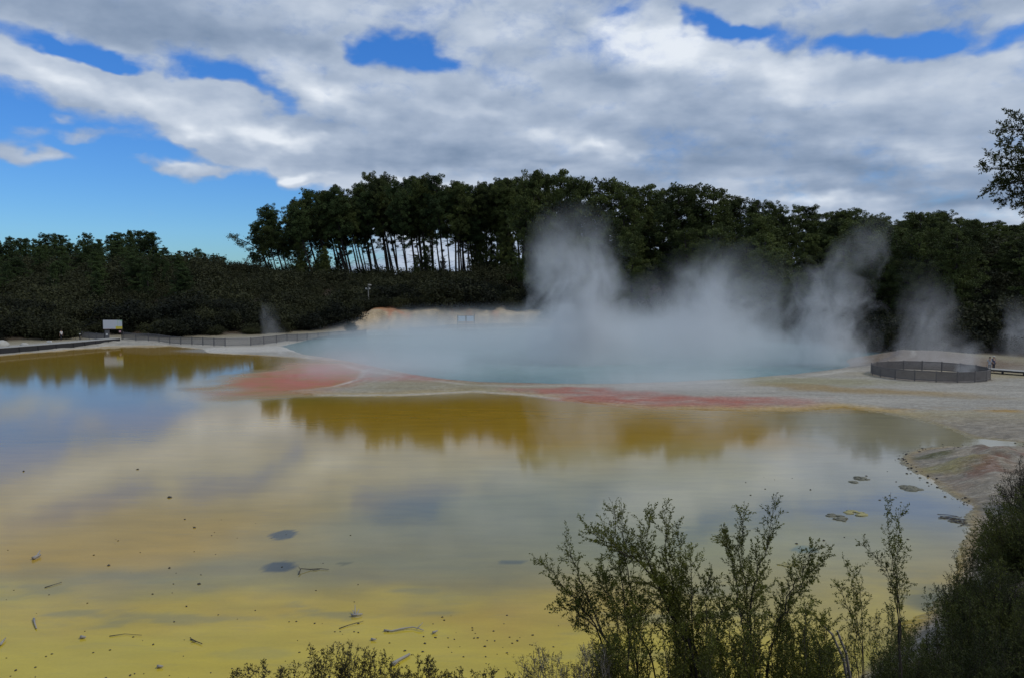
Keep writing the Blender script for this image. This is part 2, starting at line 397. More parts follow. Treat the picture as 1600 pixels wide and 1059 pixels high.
def lin(r, g, b):
    f = lambda c: ((c / 255 + 0.055) / 1.055) ** 2.4 if c > 10 else c / 255 / 12.92
    return np.array([f(r), f(g), f(b)])
cxr_, cyr_ = P(1451, 587.5, 0.15)
def colours(x, y):
    """pigment of ground and silica bed, by place"""
    n = x.shape
    wx = x + (nfbm(x * 0.12, y * 0.12, 71) - 0.5) * 7 + (nfbm(x * 0.8, y * 0.8, 73) - 0.5) * 1.2
    wy = y + (nfbm(x * 0.12, y * 0.12, 75) - 0.5) * 7 + (nfbm(x * 0.8, y * 0.8, 77) - 0.5) * 1.2
    def ell(px, py, ax, ay, rot=0.0, soft=0.5):
        # ellipse in map plane with centre at a map point; ax, ay metres
        c = P(px, py); dx = wx - c[0]; dy = wy - c[1]; cr_, sr_ = math.cos(rot), math.sin(rot)
        r = np.sqrt(((dx * cr_ + dy * sr_) / ax) ** 2 + ((-dx * sr_ + dy * cr_) / ay) ** 2)
        return sstep(1 + soft, 1 - soft, r)
    ochre = lin(182, 148, 58); yellow = lin(184, 166, 56); grey = lin(132, 138, 118); gold = lin(158, 124, 34)
    sinter = lin(176, 172, 160); pink = lin(180, 106, 86); white = lin(215, 213, 203); olive = lin(150, 145, 82)
    c = np.zeros(n + (3,)) + ochre
    def mixc(c, col, m): return c * (1 - m[..., None]) + col * m[..., None]
    # bed: gold by the far shore, tan in the middle, grey-green centre, bright yellow near
    c = mixc(c, gold, sstep(38, 62, wy) * 0.9)
    c = mixc(c, lin(136, 120, 46), ell(60, 620, 36, 34, 0, 0.5) * 0.8)
    c = mixc(c, lin(176, 146, 66), ell(250, 740, 26, 9, 0, 0.6) * 0.7)
    c = mixc(c, gold * 0.8 + ochre * 0.2, ell(700, 650, 30, 7, 0, 0.5) * 0.8)
    c = mixc(c, gold * 0.75 + ochre * 0.25, ell(1180, 655, 26, 7, 0, 0.5) * 0.85)
    c = mixc(c, lin(156, 142, 84), ell(900, 740, 24, 7, 0.0, 0.5) * 0.45)
    c = mixc(c, lin(158, 152, 112), ell(1270, 770, 16, 9, 0.0, 0.6) * 0.8)
    c = mixc(c, lin(118, 122, 90), ell(790, 825, 9, 5.5, 0.1, 0.5) * 0.7)
    c = mixc(c, lin(118, 122, 100), ell(1000, 800, 10, 7, 0.0, 0.5) * 0.55)
    c = mixc(c, lin(124, 124, 92), ell(560, 905, 8, 2.4, 0.0, 0.5) * 0.7)
    c = mixc(c, lin(140, 130, 88), ell(100, 930, 9, 1.6, 0.05, 0.5) * 0.6)
    c = mixc(c, lin(150, 148, 98), ell(1230, 880, 7, 6, 0.0, 0.5) * 0.6)
    yl = sstep(26.2, 20.0, wy + 0.09 * (wx + 4) * np.sign(wx + 4) * -0.3 + (nfbm(x * 0.3, y * 0.6, 79) - 0.5) * 3)
    c = mixc(c, yellow * 1.15, yl * 0.95)
    st = nfbm(x * 0.25 + y * 0.05, y * 1.1, 83, 5)
    c = c * (0.94 + 0.12 * st[..., None])
    # faint blue-grey streaks crossing the yellow
    c = mixc(c, lin(120, 122, 96), sstep(0.60, 0.72, nfbm(x * 0.3, y * 0.9, 87, 5)) * sstep(30, 24, y) * sstep(19, 23, y) * 0.5)
    c = mixc(c, lin(150, 146, 122), ell(1450, 676, 9, 8, -0.5, 0.4) * 0.9)
    c = mixc(c, lin(142, 142, 130), ell(1440, 735, 7, 8, 0, 0.5) * 0.8)
    c = mixc(c, lin(142, 142, 126), ell(1440, 800, 6, 6, 0, 0.5) * 0.7)
    # two drowned vents and a pale one
    for (px, py, ax, ay, colr) in ((443, 835, 0.50, 0.58, lin(64, 72, 72)), (437, 885, 0.54, 0.54, lin(66, 74, 74)), (1258, 858, 0.50, 0.38, lin(104, 118, 98)), (536, 880, 0.3, 0.14, lin(100, 98, 66)), (800, 877, 0.5, 0.2, lin(92, 98, 84))):
        cc = P(px, py); rr = np.sqrt(((x - cc[0]) / ax) ** 2 + ((y - cc[1]) / ay) ** 2) + (nfbm(x * 3, y * 3, 89) - 0.5) * 0.25
        c = mixc(c, colr, sstep(1.12, 0.93, rr) * 0.92)
    sW = sdist(wx * 0.3 + x * 0.7, wy * 0.3 + y * 0.7, pan)
    land = sstep(-0.2, 0.5, sdist(x, y, pan))
    # dry sinter
    sc = np.zeros(n + (3,)) + sinter
    rip = nfbm(x * 0.15, y * 0.9, 91, 5)
    sc = sc * (0.72 + 0.5 * rip[..., None])
    sc = mixc(sc, lin(198, 164, 84), sstep(2.6, 0.3, sW) * sstep(90, 60, y) * 0.75)
    sc = mixc(sc, lin(178, 142, 62), ell(1560, 645, 13, 1.3, 0, 0.9) * 0.9 * sstep(0.3, 0.65, nfbm(x * 0.5, y * 1.6, 131)))
    sc = mixc(sc, lin(168, 156, 112), ell(1540, 668, 18, 5.0, 0, 0.5) * 0.8)
    sc = mixc(sc, lin(158, 128, 52), ell(1330, 612, 9, 2.2, -0.4, 0.5) * 0.7)
    sc = mixc(sc, olive, ell(1270, 600, 9, 3.0, 0, 0.5) * 0.5)
    sc = mixc(sc, lin(150, 138, 92), ell(690, 606, 12, 5, 0, 0.6) * 0.6)
    sc = mixc(sc, lin(168, 152, 98), ell(1560, 588, 14, 4, 0, 0.5) * 0.6)
    sc = mixc(sc, lin(118, 98, 74), ell(1450, 566, 14, 10, 0, 0.4) * 0.9)
    sc = mixc(sc, lin(186, 178, 120), ell(1470, 559, 7, 2.5, 0, 0.5) * 0.6)
    c = c * (1 - land[..., None]) + sc * land[..., None]
    sc_r = (np.sqrt((x - cxr_) ** 2 + (y - cyr_) ** 2) < 5.6)[..., None] * 0.75
    c = c * (1 - sc_r) + lin(92, 80, 68) * sc_r
    # iron and arsenic reds
    for (px, py, ax, ay, k) in ((437, 588, 4.8, 13, 0.95), (495, 588, 5.0, 12, 0.8), (620, 594, 4.5, 3.5, 0.7), (700, 588, 6, 5, 0.55), (780, 597, 7, 3, 0.5), (880, 612, 4.0, 2.2, 1.0), (975, 622, 5.5, 3.0, 0.85), (1080, 630, 6.5, 3.2, 0.75), (1185, 630, 5.0, 3.0, 0.75), (1255, 628, 4, 2.0, 0.5)):
        m = ell(px, py, ax, ay, 0, 0.45) * k * (0.05 + 1.45 * nfbm(x * 0.6, y * 0.9, 97, 5))
        c = mixc(c, pink, np.clip(m, 0, 0.85))
    # white rims and thin terrace lines
    sP = sdist(x, y, pool)
    wob = (nfbm(x * 0.25, y * 0.25, 101) - 0.5) * 1.6
    c = mixc(c, white, np.exp(-((sP - 2.6 - wob) / 0.35) ** 2) * 0.55 * sstep(0.35, 0.6, nfbm(x * 0.2, y * 0.2, 103)))
    c = mixc(c, lin(88, 78, 76), np.exp(-((sP - 0.7) / 0.5) ** 2) * 0.75 * sstep(-30, 10, x))
    sWr = sdist(x, y, pan)
    c = mixc(c, white, np.exp(-((sWr - 0.1) / 0.35) ** 2) * 0.65 * sstep(60, 70, y) * sstep(0.4, 0.6, nfbm(x * 0.15, y * 0.15, 105)))
    for lv in (1.4, 2.7, 4.2):
        c = mixc(c, white, np.exp(-((sWr - lv - wob) / 0.16) ** 2) * 0.35 * sstep(0.45, 0.65, nfbm(x * 0.3, y * 0.3, 107)) * land)
    # the white flat beside the left fence
    c = mixc(c, lin(205, 202, 192), sstep(1.35, 0.8, np.sqrt(((x - P(400, 547)[0]) / 10) ** 2 + ((y - P(400, 547)[1]) / 4.5) ** 2)) * 0.85)
    # spit: grey sand, reddish needles, green algae
    inS = sstep(0, 0.6, sWr) * sstep(62, 54, y)
    sp = lin(152, 144, 128) * (0.45 + 1.1 * nfbm(x * 1.8, y * 2.6, 111, 6)[..., None])
    cs = sp
    cs = mixc(cs, lin(128, 88, 66), ell(1575, 745, 3.5, 1.5, 0.5, 0.8) * 0.8 * sstep(0.35, 0.6, nfbm(x * 1.5, y * 1.5, 113)))
    cs = mixc(cs, lin(92, 92, 46), ell(1475, 717, 1.5, 0.9, 0.5, 0.5) * 0.95)
    cs = mixc(cs, lin(98, 90, 52), ell(1512, 713, 1.3, 0.8, 0.3, 0.5) * 0.8)
    cs = mixc(cs, lin(150, 142, 78), ell(1450, 738, 2.2, 0.7, -0.6, 0.5) * 0.6)
    cs = mixc(cs, lin(92, 80, 64), sstep(0.7, 0.1, sWr) * 0.6)
    c = c * (1 - inS[..., None]) + cs * inS[..., None]
    # soil under woods and on the near bank
    sH = -sdist(x, y, hillpoly); cm = sstep(cl_a - 5, cl_a + 2, x) * sstep(cl_b + 9, cl_b - 2, x)
    cliff = lin(190, 170, 136) * (0.35 + 1.15 * nfbm(x * 0.9, y * 0.9, 121, 6)[..., None])
    cliff = mixc(cliff, lin(186, 120, 78), sstep(0.55, 0.7, nfbm(x * 0.3, y * 0.2, 123)) * 0.8)
    soil = lin(70, 58, 40) * (0.6 + 0.8 * nfbm(x * 0.7, y * 0.7, 125)[..., None])
    c = mixc(c, lin(150, 142, 118), sstep(-8, -2, sH) * (1 - cm) * sstep(75, 90, y))
    c = c * (1 - (sstep(-5, -1, sH) * cm)[..., None]) + cliff * (sstep(-5, -1, sH) * cm)[..., None]
    ms = sstep(1, 4, sH - cm * 7); c = c * (1 - ms[..., None]) + soil * ms[..., None]
    sB = -sdist(x, y, bank); mb = sstep(0.2, 2.0, sB + (nfbm(x * 0.8, y * 0.8, 127) - 0.5) * 2)
    c = c * (1 - mb[..., None]) + soil * mb[..., None]
    RG = np.clip(ell(468, 588, 7.4, 15, 0, 0.3) + ell(640, 597, 10, 5, 0, 0.3), 0, 1) * sstep(60, 66, y)
    return np.concatenate([np.clip(c, 0.003, 0.9), RG[..., None]], -1)

# ------------------------------------------------------------------ ground sheet and waters
def axis(lo, hi, fine0, fine1, step, ratio):
    a = list(np.arange(fine0, fine1 + 1e-6, step)); s = step
    while a[-1] < hi: s *= ratio; a.append(a[-1] + s)
    s = step; b = []
    p = fine0
    while p > lo: s *= ratio; p -= s; b.append(p)
    return np.array(b[::-1] + a)
xs = axis(-3000, 3000, -95, 75, 0.36, 1.09)
ya = [10.0]
while ya[-1] < 190: ya.append(ya[-1] + max(0.16, ya[-1] * 0.0062))
s_ = 1.2
while ya[-1] < 4500: ya.append(ya[-1] + s_); s_ *= 1.045
yb = []; p_ = 10.0; s_ = 0.2
while p_ > -800: p_ -= s_; s_ *= 1.13; yb.append(p_)
ys = np.array(yb[::-1] + ya)
def grid(xs, ys, zf, mask=None):
    X, Y = np.meshgrid(xs, ys); Z = zf(X, Y)
    v = np.stack([X, Y, Z], -1).reshape(-1, 3); nx = len(xs)
    i, j = np.meshgrid(np.arange(len(xs) - 1), np.arange(len(ys) - 1))
    a = (j * nx + i).ravel(); f = np.stack([a, a + 1, a + 1 + nx, a + nx], 1)
    if mask is not None:
        m = mask(X, Y); mm = (m[:-1, :-1] | m[1:, :-1] | m[:-1, 1:] | m[1:, 1:]).ravel(); f = f[mm]
        used = np.unique(f); re = np.full(len(v), -1); re[used] = np.arange(len(used)); v = v[used]; f = re[f]
    return v, f
def setcol(me, v, name='pigment'):
    c = colours(v[:, 0], v[:, 1]); at = me.color_attributes.new(name, 'FLOAT_COLOR', 'POINT')
    at.data.foreach_set('color', c.astype(np.float32).ravel())
v, f = grid(xs, ys, lambda X, Y: height(X, Y))
me = np_mesh('ground', v, f, smooth=True); setcol(me, v)
m, t, b, o = mat_new('ground_material')
at = t.new('ShaderNodeAttribute', attribute_name='pigment').outputs['Color']
pos = t.new('ShaderNodeNewGeometry').outputs['Position']
n1 = t.noise(t.mapping(pos, scale=(1, 2.2, 1)), 1.6, 8, 0.65); n2 = t.noise(pos, 14.0, 6, 0.7)
c = t.mix(1.0, at, t.mix(n1, (0.72, 0.72, 0.74, 1), (1.22, 1.2, 1.16, 1)), 'MULTIPLY')
c = t.mix(1.0, c, t.mix(t.mapr(n2, 0.3, 0.7), (0.72, 0.70, 0.68, 1), (1.15, 1.15, 1.15, 1)), 'MULTIPLY')
n3 = t.noise(t.mapping(pos, scale=(0.30, 1.5, 1)), 1.3, 8, 0.62, 0.4)
led = t.mapr(t.math('ABSOLUTE', t.math('SUBTRACT', n3, 0.52)), 0.0, 0.022, 1.0, 0.0)
c = t.mix(t.math('MULTIPLY', led, 0.30), c, (0.62, 0.60, 0.55, 1))
led2 = t.mapr(t.math('ABSOLUTE', t.math('SUBTRACT', n3, 0.46)), 0.0, 0.020, 1.0, 0.0)
c = t.mix(t.math('MULTIPLY', led2, 0.40), c, (0.10, 0.085, 0.065, 1))
n4 = t.noise(t.mapping(pos, scale=(0.6, 1.2, 1)), 5.0, 7, 0.70)
c = t.mix(1.0, c, t.mix(t.mapr(n4, 0.36, 0.64), (0.74, 0.73, 0.72, 1), (1.20, 1.19, 1.17, 1)), 'MULTIPLY')
t.set(b.inputs['Base Color'], c)
t.set(b.inputs['Roughness'], t.mapr(n1, 0.3, 0.7, 0.55, 0.9)); b.inputs['Specular IOR Level'].default_value = 0.3
bn = t.new('ShaderNodeBump'); bn.inputs['Strength'].default_value = 0.7; bn.inputs['Distance'].default_value = 0.12
t.l.new(t.math('ADD', t.math('ADD', n1, t.math('MULTIPLY', n2, 0.4)), t.math('MULTIPLY', n4, 1.2)), bn.inputs['Height']); t.l.new(bn.outputs[0], b.inputs['Normal'])
tag(meshobj('ground', me, m), kind='structure')

panx = np.concatenate([np.arange(-190, -24, 0.5), np.arange(-24, 24, 0.17), np.arange(24, 62, 0.45)])
pany = [13.0]
while pany[-1] < 126: pany.append(pany[-1] + max(0.12, pany[-1] * 0.007))
# finer sheet inside the view: uniform in x is enough, vents are ~1 m wide
v, f = grid(panx, np.array(pany), lambda X, Y: X * 0.0, lambda X, Y: sdist(X, Y, pan) < 1.6)
me = np_mesh('shallow_water', v, f, smooth=True); setcol(me, v)
m, t, b, o = mat_new('shallow_water_material')
at = t.new('ShaderNodeAttribute', attribute_name='pigment').outputs['Color']
pos = t.new('ShaderNodeNewGeometry').outputs['Position']
n1 = t.noise(t.mapping(pos, scale=(0.35, 1.3, 1)), 0.9, 8, 0.62)
n2 = t.noise(t.mapping(pos, scale=(1, 1.5, 1)), 9.0, 4, 0.6)
c = t.mix(1.0, at, t.mix(t.mapr(n1, 0.3, 0.7), (0.90, 0.90, 0.93, 1), (1.10, 1.09, 1.04, 1)), 'MULTIPLY')
c = t.mix(1.0, c, t.mix(n2, (0.90, 0.90, 0.90, 1), (1.08, 1.08, 1.08, 1)), 'MULTIPLY')
sm = t.noise(t.mapping(pos, rot=(0, 0, 0.25), scale=(0.35, 1.6, 1)), 1.0, 8, 0.7, 1.2)
c = t.mix(t.math('MULTIPLY', t.mapr(sm, 0.54, 0.68), 0.14), c, (0.17, 0.175, 0.14, 1))
t.set(b.inputs['Base Color'], c)
b.inputs['IOR'].default_value = 1.34
al_ = t.new('ShaderNodeAttribute', attribute_name='pigment').outputs['Alpha']; t.set(b.inputs['Roughness'], t.mapr(al_, 0, 1, 0.055, 0.5))
t.set(b.inputs['Specular IOR Level'], t.mapr(al_, 0, 1, 0.5, 0.22))
rp = t.noise(t.mapping(pos, scale=(1.0, 2.4, 1)), 1.1, 4, 0.6)
calm = t.mapr(t.noise(pos, 0.05, 2, 0.5), 0.35, 0.65, 0.35, 1.0)
bn = t.new('ShaderNodeBump'); bn.inputs['Distance'].default_value = 0.0028
t.l.new(calm, bn.inputs['Strength']); t.l.new(rp, bn.inputs['Height']); t.l.new(bn.outputs[0], b.inputs['Normal'])
tag(meshobj('shallow_water', me, m), kind='structure')

plx = np.arange(-60, 75, 0.9); ply = np.arange(70, 180, 0.9)
v, f = grid(plx, ply, lambda X, Y: X * 0.0 + 0.012, lambda X, Y: sdist(X, Y, pool) < 0.6)
me = np_mesh('hot_pool_water', v, f, smooth=True)
m, t, b, o = mat_new('hot_pool_material')
pos = t.new('ShaderNodeNewGeometry').outputs['Position']
n1 = t.noise(t.mapping(pos, scale=(0.5, 1, 1)), 0.07, 5, 0.6)
t.set(b.inputs['Base Color'], t.mix(t.mapr(n1, 0.35, 0.65), (0.11, 0.22, 0.225, 1), (0.18, 0.31, 0.30, 1)))
b.inputs['IOR'].default_value = 1.33; b.inputs['Roughness'].default_value = 0.18
bn = t.new('ShaderNodeBump'); bn.inputs['Distance'].default_value = 0.05; bn.inputs['Strength'].default_value = 0.6
t.l.new(t.noise(t.mapping(pos, scale=(1, 2, 1)), 0.8, 5, 0.6), bn.inputs['Height']); t.l.new(bn.outputs[0], b.inputs['Normal'])
tag(meshobj('hot_pool_water', me, m), kind='structure')

# ------------------------------------------------------------------ foliage builders
def leaves(centres, size, rng, aspect=2.2, up=0.0):
    """one small tapered face per centre, any direction; returns (v, f)"""
    n = len(centres); d = rng.normal(size=(n, 3)); d[:, 2] += up; d /= np.linalg.norm(d, axis=1)[:, None] + 1e-9
    e = rng.normal(size=(n, 3)); e -= (e * d).sum(1)[:, None] * d; e /= np.linalg.norm(e, axis=1)[:, None] + 1e-9
    s = size * rng.uniform(0.6, 1.4, n)[:, None]; c = np.asarray(centres)
    v = np.stack([c - d * s * 0.5, c + e * s * 0.5 / aspect, c + d * s * 0.5, c - e * s * 0.5 / aspect], 1).reshape(-1, 3)
    return v, np.arange(4 * n).reshape(-1, 4)
MAT_PINE = mat_leaf('pine_needles', (0.024, 0.036, 0.010), (0.110, 0.136, 0.034), 0.22, 0.55, 0.8, 0.15)
MAT_PINE2 = mat_leaf('pine_needles_dark', (0.020, 0.036, 0.012), (0.070, 0.104, 0.030), 0.22, 0.5, 0.8, 0.15)
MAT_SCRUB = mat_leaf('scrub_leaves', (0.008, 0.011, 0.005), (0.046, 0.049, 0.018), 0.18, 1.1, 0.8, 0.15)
MAT_BARK = mat_simple('pine_bark', (0.030, 0.024, 0.020), 0.9, 0.4, 3.0)
MAT_STEM = mat_simple('shrub_stem', (0.035, 0.028, 0.020), 0.85, 0.4, 20.0)
MAT_GREYSTEM = mat_simple('weathered_stem', (0.20, 0.18, 0.16), 0.85, 0.3, 20.0)

def pine_variant(seed, H, kind):
    """kind: 'tall' bare trunk and a high ragged crown, 'full' crown almost to the ground, 'cone' narrow"""
    rnd = random.Random(seed); rng = np.random.default_rng(seed)
    tr = MB(); top = Vector((rnd.uniform(-.6, .6), rnd.uniform(-.6, .6), H))
    bend = Vector((rnd.uniform(-.7, .7), rnd.uniform(-.7, .7), 0))
    def spine(u): return Vector((top.x * u, top.y * u, H * u)) + bend * math.sin(math.pi * u)
    r0 = (0.0105 if kind == 'tall' else 0.015) * H + 0.03
    tr.tube([spine(k / 8) + Vector((0, 0, -0.5 if k == 0 else 0)) for k in range(9)], [r0 * (1 - 0.80 * k / 8) for k in range(9)], 6)
    start = {'tall': 0.44 + 0.14 * rnd.random(), 'full': 0.14, 'cone': 0.12}[kind]
    R0 = {'tall': 0.125 * H + 0.9, 'full': 0.22 * H, 'cone': 0.17 * H}[kind]
    cents = []
    nb = {'tall': 44, 'full': 66, 'cone': 56}[kind]
    for i in range(nb):
        q = (i + rnd.random()) / nb; u = start + (0.97 - start) * q
        if kind == 'tall': prof = math.sin(math.pi * min(1, (0.22 + q * 0.74))) ** 0.6 * rnd.uniform(0.55, 1.15)
        elif kind == 'full': prof = (math.sin(math.pi * (0.30 + q * 0.62)) ** 0.7) * rnd.uniform(0.65, 1.12)
        else: prof = (1.05 - q) ** 0.75 * rnd.uniform(0.7, 1.15)
        L = R0 * prof; a = rnd.uniform(0, 2 * math.pi) ; base = spine(u)
        rise = rnd.uniform(0.05, 0.55) * (0.6 + q)
        tip = base + Vector((math.cos(a) * L, math.sin(a) * L, L * rise))
        tr.tube([base, base.lerp(tip, 0.5) + Vector((0, 0, -0.05 * L)), tip], [r0 * 0.28 * (1 - 0.6 * q), r0 * 0.16, 0.02], 4, cap=False)
        nc = max(2, int(L / (0.42 if kind == 'tall' else 0.5)))
        for k in range(nc):
            w_ = 0.15 + 0.85 * (k + 1) / nc
            p = base.lerp(tip, w_) + Vector((rnd.gauss(0, .20 * L), rnd.gauss(0, .20 * L), rnd.gauss(0.05, .16 * L)))
            cents.append((p, rnd.uniform(0.32, 0.78) * (H / 18) ** 0.4))
    for k in range(5): cents.append((spine(0.93 + 0.015 * k) + Vector((rnd.gauss(0, .3), rnd.gauss(0, .3), 0.1)), 0.5))
    if kind == 'tall':
        for k in range(7):   # low ragged boughs
            u = rnd.uniform(start - 0.16, start); a = rnd.uniform(0, 6.28); L = R0 * rnd.uniform(0.3, 0.9); p = spine(u); tp = p + Vector((math.cos(a) * L, math.sin(a) * L, L * rnd.uniform(-.1, .4)))
            tr.tube([p, tp], [0.06, 0.02], 4, cap=False); cents += [(p.lerp(tp, rnd.uniform(.6, 1.1)), rnd.uniform(.4, .8)) for _ in range(2)]
        for k in range(16):   # dead stubs below the crown
            u = rnd.uniform(0.12, 0.5); a = rnd.uniform(0, 6.28); L = rnd.uniform(0.6, 3.2)
            p = spine(u); tr.tube([p, p + Vector((math.cos(a) * L, math.sin(a) * L, L * rnd.uniform(-.1, .5)))], [0.05, 0.02], 4, cap=False)
    pts = []
    for p, r in cents:
        k = int(74 * (r / 0.6) ** 2)
        q = rng.normal(size=(k, 3)); q /= np.linalg.norm(q, axis=1)[:, None]; q *= (rng.uniform(0.15, 1, (k, 1)) ** 0.5) * r
        q[:, 2] = q[:, 2] * 0.85 + 0.15 * r
        pts.append(q + np.array(p))
    v, f = leaves(np.concatenate(pts), 0.31, rng, 2.2, 0.9)
    return tr.mesh('trunk', True), np_mesh('crown', v, f)
def bush_variant(seed, Rr, Hh):
    rnd = random.Random(seed); rng = np.random.default_rng(seed + 900); st = MB(); pts = []
    for i in range(30):
        a = rnd.uniform(0, 6.28); q = rnd.random() ** 0.5; hh = Hh * math.sqrt(max(0.05, 1 - q * q * 0.9)) * rnd.uniform(0.7, 1.08)
        tip = Vector((math.cos(a) * q * Rr, math.sin(a) * q * Rr, hh))
        st.tube([(rnd.uniform(-.2, .2), rnd.uniform(-.2, .2), -0.3), (tip.x * 0.4, tip.y * 0.4, hh * 0.45), tuple(tip)], [0.07, 0.045, 0.012], 4, cap=False)
        for s in range(5):
            w_ = 1 - 0.17 * s; p = Vector((tip.x * w_ ** 0.7, tip.y * w_ ** 0.7, tip.z * w_)) + Vector((rnd.gauss(0, .22), rnd.gauss(0, .22), rnd.gauss(0, .12)))
            k = 38; qd = rng.normal(size=(k, 3)) * np.array([0.34, 0.34, 0.22]) * (Rr / 2.6); pts.append(qd + np.array(p))
    v, f = leaves(np.concatenate(pts), 0.25, rng, 2.0, 0.3); v[:, 2] = np.maximum(v[:, 2], 0.02)
    return st.mesh('stem', True), np_mesh('foliage', v, f)
V_TALL = [pine_variant(10 + i, 30, 'tall') for i in range(7)]
V_FULL = [pine_variant(30 + i, 18, 'full') for i in range(6)]
V_CONE = [pine_variant(50 + i, 16, 'cone') for i in range(4)]
V_BUSH = [bush_variant(70 + i, 2.6, 2.6) for i in range(6)]
def plant(name, variant, refH, loc, Hh, rz, label, cat, group, leafmat, lean=0.0, wide=1.0, lean_dir=0.0):
    root = empty(name, loc, 0, label=label, cat=cat, group=group)
    tm, cm_ = variant
    key = cm_.name + leafmat.name
    if key not in MESHCACHE:
        c2 = cm_.copy(); c2.materials.clear(); c2.materials.append(leafmat); MESHCACHE[key] = c2
    if not tm.materials: tm.materials.append(MAT_BARK)
    s = Hh / refH
    root.scale = (s * wide, s * wide, s)
    root.rotation_euler = (Matrix.Rotation(lean, 3, 'Y') @ Matrix.Rotation(rz, 3, 'Z')).to_euler()
    a = bpy.data.objects.new(tm.name.split('.')[0], tm); b2 = bpy.data.objects.new(cm_.name.split('.')[0], MESHCACHE[key])
    for q in (a, b2): COL.objects.link(q); q.parent = root
    return root
MESHCACHE = {}
MARKS = [(-200, 60, 'near the left edge of the picture'), (60, 140, 'above the walker in white'), (140, 215, 'above the map board'), (215, 330, 'above the long left fence'), (330, 470, 'above the left end of the pool'),
         (470, 555, 'left of the lamp pole'), (555, 620, 'above the lamp pole'), (620, 690, 'between lamp pole and notice boards'), (690, 770, 'above the twin notice boards'), (770, 850, 'left of the tallest steam column'), (850, 960, 'behind the tallest steam column'),
         (960, 1080, 'just right of the tallest steam column'), (1080, 1230, 'between the two big steam plumes'), (1230, 1370, 'behind the second steam plume'), (1370, 1460, 'above the left half of the round fence'), (1460, 1535, 'above the right half of the round fence'), (1535, 2000, 'above the couple on the right boardwalk')]
def mark(px):
    for a, b_, t_ in MARKS:
        if a <= px < b_: return t_
    return MARKS[-1][2]

# ------------------------------------------------------------------ the pine grove on the ridge, its trunks against the sky
rnd = random.Random(4)
grove = []
for i in range(96):
    q = i / 95
    px = 408 + (842 - 408) * (q ** 0.9) + rnd.gauss(0, 13) * min(1, q * 8)
    d = rnd.uniform(252, 294) if i % 5 else rnd.uniform(246, 256)
    grove.append((px, d))
for i, (px, d) in enumerate(grove):
    x = (px - 800) / F * d; z0 = hgt(x, d)
    lean = R(-20) * max(0.0, 1 - (px - 400) / 370) + R(rnd.uniform(-2.5, 2.5))
    toppx = px + math.tan(lean) * 150
    tz = CAMZ + (440 - (skyline(max(388, toppx)) + rnd.choice([0, 3, 9, 16, 26, 40, 50]))) / F * d
    if i in (0, 1): tz -= 9
    Hh = max(8, (tz - z0) / math.cos(lean))
    lab = 'tall bare trunked pine of the ridge grove, ' + mark(px)
    grp = 'ridge grove pines ' + mark(px)
    fr = d < 258
    if fr: lab = 'front row pine of the ridge grove, ' + mark(px); grp = 'front row ' + grp
    if px < 452: lab = 'pine leaning steeply left among the outermost trees of the ridge grove'; grp = 'leaning pines at the left end of the grove'
    elif px < 560: lab = 'slanting pine ' + ('in the front row ' if fr else 'further back ') + 'of the grove, ' + mark(px); grp = lab.replace('pine', 'pines', 1)
    plant('pine_tree', V_TALL[i % 7], 30, (x, d, z0 - 0.3), Hh, rnd.uniform(0, 6.28), lab, 'pine tree', grp, MAT_PINE if i % 3 else MAT_PINE2, lean, rnd.uniform(0.8, 1.1) * (30 / Hh) ** 0.25)
for i in range(24):   # young bushy pines between the trunks
    px = rnd.uniform(455, 850) if i < 14 else rnd.uniform(728, 850); d = rnd.uniform(244, 262); x = (px - 800) / F * d; z0 = hgt(x, d)
    plant('pine_tree', V_FULL[i % 6], 18, (x, d, z0 - 0.3), rnd.uniform(6, 11.5) if i < 14 else rnd.uniform(11, 16), rnd.uniform(0, 6.28), 'short young pine among the ridge grove trunks, ' + mark(px), 'pine tree', 'young grove pines ' + mark(px), MAT_PINE, 0, rnd.uniform(0.7, 1.0))
# the bent outermost tree with one low bough reaching left
bx, bd = (421 - 800) / F * 262, 262.0; bz = hgt(bx, bd)
root = empty('pine_tree', (bx, bd, bz), 0, label='thin bent pine at the left tip of the ridge grove, its low bough reaching left', cat='pine tree')
tr = MB(); rr = random.Random(8); rng = np.random.default_rng(8)
def rel(px, py): p = PD(px, py, bd); return Vector((p.x - bx, 0, p.z - bz))
trunk = [Vector((0, 0, -0.4)), rel(412, 402), rel(402, 388), rel(388, 380), rel(372, 373), rel(360, 370)]
tr.tube(trunk, [0.28, 0.24, 0.2, 0.16, 0.10, 0.04], 6); pts = []
for a, b_, k in ((rel(402, 388), rel(385, 392), 5), (rel(388, 380), rel(374, 386), 5), (rel(388, 380), rel(396, 368), 4), (rel(372, 373), rel(358, 369), 6), (rel(372, 373), rel(370, 382), 4)):
    tr.tube([a, b_], [0.08, 0.03], 4)
    for s in range(k):
        p = a.lerp(b_, 0.4 + 0.65 * s / k) + Vector((rr.gauss(0, .4), rr.gauss(0, .8), rr.gauss(0.2, .3)))
        pts.append(rng.normal(size=(70, 3)) * np.array([.5, .5, .3]) + np.array(p))
v, f = leaves(np.concatenate(pts), 0.36, rng, 1.9, .5)
tr.build('trunk', MAT_BARK, root, True); meshobj('crown', np_mesh('crown', v, f), MAT_PINE, root)

